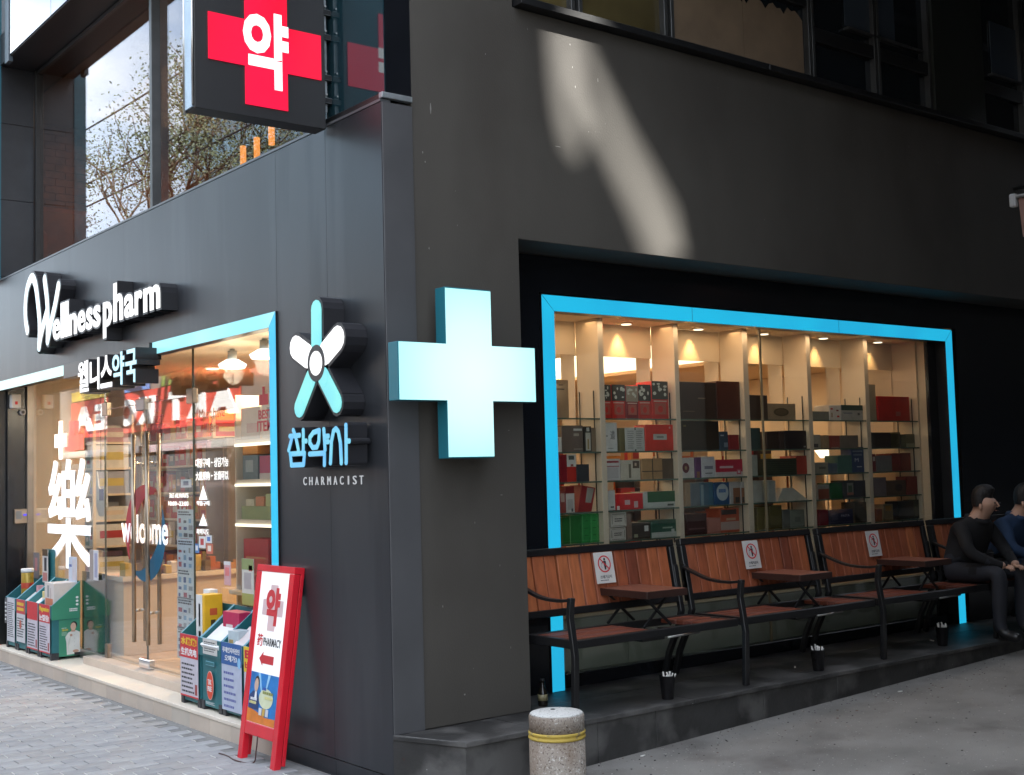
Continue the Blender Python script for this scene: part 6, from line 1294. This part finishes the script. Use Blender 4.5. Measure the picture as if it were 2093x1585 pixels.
# ------------------------------------------------------------------ the rest of the street (seen in the glass) and added blockers shading the alley
opp = T('alley_building', 'dark building across the alley facing the benches', 'building', (8, -6, 0))
ob = pm('opposite_dark_wall', (.025, .024, .022), .8, 0, .15, 1.5)
bx('wall', opp, (.3, -9.5, 0), (18, -3.65, 7.15), ob)
bx('wall', opp, (-1.0, -11, 0), (.295, -6.4, 7), ob); bx('upper_wall', opp, (.9, -4.25, 7.16), (4.2, -3.65, 13.5), ob); bx('upper_wall', opp, (6.4, -4.25, 7.16), (18, -3.65, 13.5), ob); bx('added_shade_eave', BLD, (.93, -.82, 5.32), (4.6, -.001, 5.50), blackm); bx('added_shade_eave', BLD, (4.602, -1.05, 5.75), (9, -.001, 5.90), blackm); bx('added_shade_roof', opp, (4.7, -3.64, 5.7), (17.4, -1.11, 5.85), ob)  # walls, eaves and roof on this line are added unseen to shade the alley
for i in range(7): 
    for z in (1.0, 4.2): bx('window', opp, (1.2 + i * 2.3, -3.66, z), (2.6 + i * 2.3, -3.64, z + 1.7), darkg)
bx('alley_end_wall', opp, (17.5, -3.65, 0), (18, 6, 9), ob)
sunblk = T('added_sun_blocker', 'added unseen block with a slotted screen shaping the sun streak', 'building', (14, -13, 0))
bx('wall', sunblk, (-1, -20, 0), (26, -11.3, 12.5), pm('blocker_wall', (.25, .23, .21), .8))  # block added out of view to keep other sun off the scene
# added unseen screen, its openings cut to the shape of the sun streak
SX, SZh = 11 * SUN_DIR.x / -SUN_DIR.y, 11 * SUN_DIR.z / -SUN_DIR.y
def hole(pix, y=0.0): 
    o_ = []
    for px, py in pix: 
        p = PY(px, py, y); k_ = (y + 11) / 11; o_.append((p.x + SX * k_, p.z + SZh * k_))
    return o_
holes = [hole([(1132, 20), (1138, 120), (1146, 200), (1160, 262), (1184, 300), (1206, 298), (1208, 280), (1184, 200), (1176, 160), (1184, 156), (1204, 200), (1232, 268), (1262, 335), (1300, 420), (1346, 545), (1398, 545), (1378, 450), (1336, 372), (1284, 285), (1232, 185), (1184, 85), (1172, 20)]),
         hole([(1373, -60), (1373, 76), (1404, 84), (1404, 40), (1392, -10), (1392, -60)], .066)]
bm = bmesh.new()
outer = [(2, 12.5), (26, 12.5), (26, 24), (2, 24)]
from mathutils.geometry import tessellate_polygon
loops = [[Vector((x, z, 0)) for x, z in outer]] + [[Vector((x, z, 0)) for x, z in h] for h in holes]
flat = [v for l in loops for v in l]; tris = tessellate_polygon(loops)
m = M(); k = len(m.v); m.v = [(v.x, -11.0, v.y) for v in flat] + [(v.x, -11.02, v.y) for v in flat]; nf = len(flat); mi_ = m.mi(alu)
for tr in tris: m.f.append(tuple(tr)); m.f.append(tuple(i + nf for i in reversed(tr))); m.m += [mi_, mi_]; m.sm += [False, False]
m.obj('streak_mask', sunblk); bm.free()
for x in (4, 9, 15, 21): bx('mask_post', sunblk, (x, -11.3, 12.5), (x + .15, -11.03, 16.0 if x in (9, 15) else 24), alu)

# across the street: low shops with the long red sign
shp = T('shop_row', 'low row of shops across the street reflected in the glass front', 'building', (-8, 16, 0))
bx('wall', shp, (-12, -4, 0), (-6, 34, 4.4), pm('shop_row_wall', (.20, .18, .16), .8, 0, .1, 1))
bx('cornice', shp, (-12, -4, 4.4), (-5.9, 34, 4.6), pm('shop_cornice', (.28, .28, .27), .7))
sx = -5.93; VX = 2 * .28 + 5.93
A = PX(145, 802, VX); B = PX(487, 795, VX); Cc = PX(487, 884, VX); D = PX(145, 880, VX)
yA, yB = A.y, B.y; zt_, zb_ = (A.z + B.z) / 2, (Cc.z + D.z) / 2
t = T('long_red_sign', 'long red shop sign with white English words across the street, seen reflected', 'sign', (sx, (yA + yB) / 2, zb_))
bx('red_panel', t, (sx - .05, yB, zb_), (sx, yA, zt_), pm('red_sign_panel', (.60, .07, .05), .6))
FR = F((sx, 0, 0), (0, 1, 0), (0, 0, 1)); hh = zt_ - zb_
# viewed from the street the words run towards +y; in the glass they read mirrored
LT = []
for ch, pa, pb in (('A', 488, 430), ('R', 421, 388), ('T', 380, 348), ('K', 318, 284), ('O', 282, 245), ('R', 240, 222), ('E', 220, 197), ('A', 192, 155)):
    ya_ = PX(pa, 840, VX).y; yb_ = PX(pb, 840, VX).y; m = M(); FR.text(m, ch, min(ya_, yb_), zb_ + hh * .16, max(ya_, yb_), zb_ + hh * .84, .001, .05, white, white, .06); m.obj('letter', t)
for lab, pa, pb, pv0, pv1, col, txt in (('green strip sign over the long red sign', 487, 330, 783, 797, (.16, .26, .05), '춘향이네집'), ('blue strip sign over the long red sign', 302, 234, 782, 806, (.12, .22, .50), '병원'), ('yellow strip sign over the long red sign', 232, 147, 790, 806, (.70, .52, .04), '')):
    a = PX(pa, pv1, VX); b_ = PX(pb, pv0, VX); t = T('strip_sign', lab, 'sign', (sx, (a.y + b_.y) / 2, zt_)); zz = zt_ + .02; bx('panel', t, (sx - .04, a.y, zz), (sx + .01, b_.y, zz + (.32 if txt != '' else .22)), paint(col))
    if txt: m = M(); FR.text(m, txt, a.y + (b_.y - a.y) * .25, zz + .07, b_.y - (b_.y - a.y) * .2, zz + .26, .011, .02, white); m.obj('lettering', t)
for i, y in enumerate([6, 9.2, 12.4, 15.6, 18.8, 22, 25.2]):
    c = [(.55, .40, .40), (.25, .28, .30), (.5, .48, .45), (.60, .45, .46), (.3, .3, .32), (.55, .52, .48), (.35, .3, .3)][i]
    bx('shop_window', shp, (-6.0, y + .15, .3), (-5.96, y + 3.0, 2.15), pm('shop_glass_%d' % i, tuple(k * .35 for k in c), .1)); bx('awning_strip', shp, (-6.0, y + .05, 2.2), (-5.5, y + 3.1, 2.34), paint(c))
# red cross sign across the street
a = PX(160, 905, VX); t = T('red_cross_sign', 'red cross sign hung across the street under the long red sign', 'sign', (-5.8, a.y, a.z)); m = M(); b_ = .18; c_ = .5
FR.poly(m, [(a.y + x, a.z + z) for x, z in [(-b_, c_), (b_, c_), (b_, b_), (c_, b_), (c_, -b_), (b_, -b_), (b_, -c_), (-b_, -c_), (-b_, -b_), (-c_, -b_), (-c_, b_), (-b_, b_)]][::-1], .05, .15, paint((.75, .02, .06))); m.obj('cross_panel', t)
# tower blocks
def tower(lab, x0, x1, y0, y1, h, col, rough=.3):
    t = T('tower_block', lab, 'building', ((x0 + x1) / 2, (y0 + y1) / 2, 0)); mt = pm('tower_' + lab[:12], col, rough, 0, .15, .3)
    bx('wall', t, (x0, y0, 0), (x1, y1, h), mt)
    for k in range(int(h // 3.2)):
        n = int((y1 - y0) // 2.6)
        for j in range(n): bx('window', t, (x1, y0 + .3 + j * 2.6, 1 + k * 3.2), (x1 + .03, y0 + 2.6 + j * 2.6, 3.2 + k * 3.2), pm('tower_glass_' + lab[:8], tuple(c * .5 for c in col), .08))
tower('blue grey glass tower beyond the shops across the street', -34, -20, 34, 50.5, 34, (.13, .22, .30))
tower('pale stone block down the street across from the shop', -30, -22, -22, 2, 16, (.20, .19, .17), .8)
tw = T('neighbour_building', 'next building down the street with a teal edge', 'building', (4, 18, 0)); bx('wall', tw, (.2, 12.05, 0), (9, 30, 10), pm('neighbour_wall', (.2, .22, .24), .7)); 
bx('teal_edge_trim', BLD, (-.10, 6.838, 3.57), (.018, 6.848, B_TOP), pm('teal_edge', (.03, .13, .17), .4))
# street tree across the road: limbs and small spring leaves
t = T('street_tree', 'budding street tree across the road, reflected in the upper window', 'tree', (-4.6, 17.6, 0)); q = random.Random(21)
bark = pm('tree_bark', (.10, .075, .055), .9, 0, .25, 9, .5, 40); leafm = pm('spring_leaf', (.075, .095, .045), .6, 0, .3, 3)
trunk = M(); trunk.tube([(-4.6, 17.6, 0), (-4.55, 17.6, 2), (-4.6, 17.7, 4.2)], [.20, .16, .14], bark, 10)
limbs = M(); tips = []
def grow(p, d, r, L, lv):
    pts = [p]; 
    for i in range(3): d = (d + Vector((q.uniform(-.22, .22), q.uniform(-.22, .22), q.uniform(-.02, .16)))).normalized(); pts.append(pts[-1] + d * L / 3)
    limbs.tube(pts, [r * (1 - .16 * i) for i in range(4)], bark, 5 if lv > 1 else 7)
    if lv >= 5: tips.extend(pts[1:]); return
    if lv >= 4: tips.extend(pts[2:])
    for i in range(3 if lv < 4 else 2):
        a = q.uniform(0, 6.28); s = q.uniform(.35, .8); o1 = d.orthogonal().normalized(); o2 = d.cross(o1); nd = (d + (o1 * math.cos(a) + o2 * math.sin(a)) * s).normalized(); grow(pts[-1] if i else pts[2], nd, r * .6, L * .74, lv + 1)
for i in range(5):
    a = i * 1.26 + .3; grow(Vector((-4.6, 17.7, 4.1)), Vector((math.cos(a) * .6, math.sin(a) * .8, .8)).normalized(), .085, 2.1, 1)
trunk.obj('trunk', t); limbs.obj('limbs', t)
lv_ = M()
for p in tips:
    for _ in range(20):
        c = p + Vector((q.gauss(0, .16), q.gauss(0, .16), q.gauss(0, .14))); a = Vector((q.uniform(-1, 1), q.uniform(-1, 1), q.uniform(-1, 1))).normalized() * .032; b_ = a.orthogonal().normalized() * .017
        lv_.face([c - a, c + b_, c + a, c - b_], leafm)
lv_m = lv_.obj('crown', t); lv_m['kind'] = 'stuff'
# overhead cables
for i, (z, y0, y1) in enumerate(((8.6, -6, 34), (8.1, -6, 34), (7.2, -6, 34), (9.6, -8, 34))):
    m = M(); m.tube([(-5.2, y0 + (y1 - y0) * k / 12, z - .5 * math.sin(math.pi * k / 12) + (.0 + .3 * (i == 3)) * k / 12) for k in range(13)], .02, ink, 5); o = m.obj('overhead_cable'); o['label'] = ('upper middle', 'lower middle', 'lowest', 'topmost')[i] + ' black overhead cable along the far side of the street'; o['category'] = 'cable'; o['group'] = 'overhead street cables'
for i, y in enumerate((-6, 34)): t = T('utility_pole', ('utility pole at the near end of the overhead cables', 'utility pole at the far end of the overhead cables')[i], 'pole', (-5.2, y, 0)); m = M(); m.tube([(-5.2, y, 0), (-5.2, y, 10.4)], [.16, .12], galv, 10); m.obj('shaft', t)
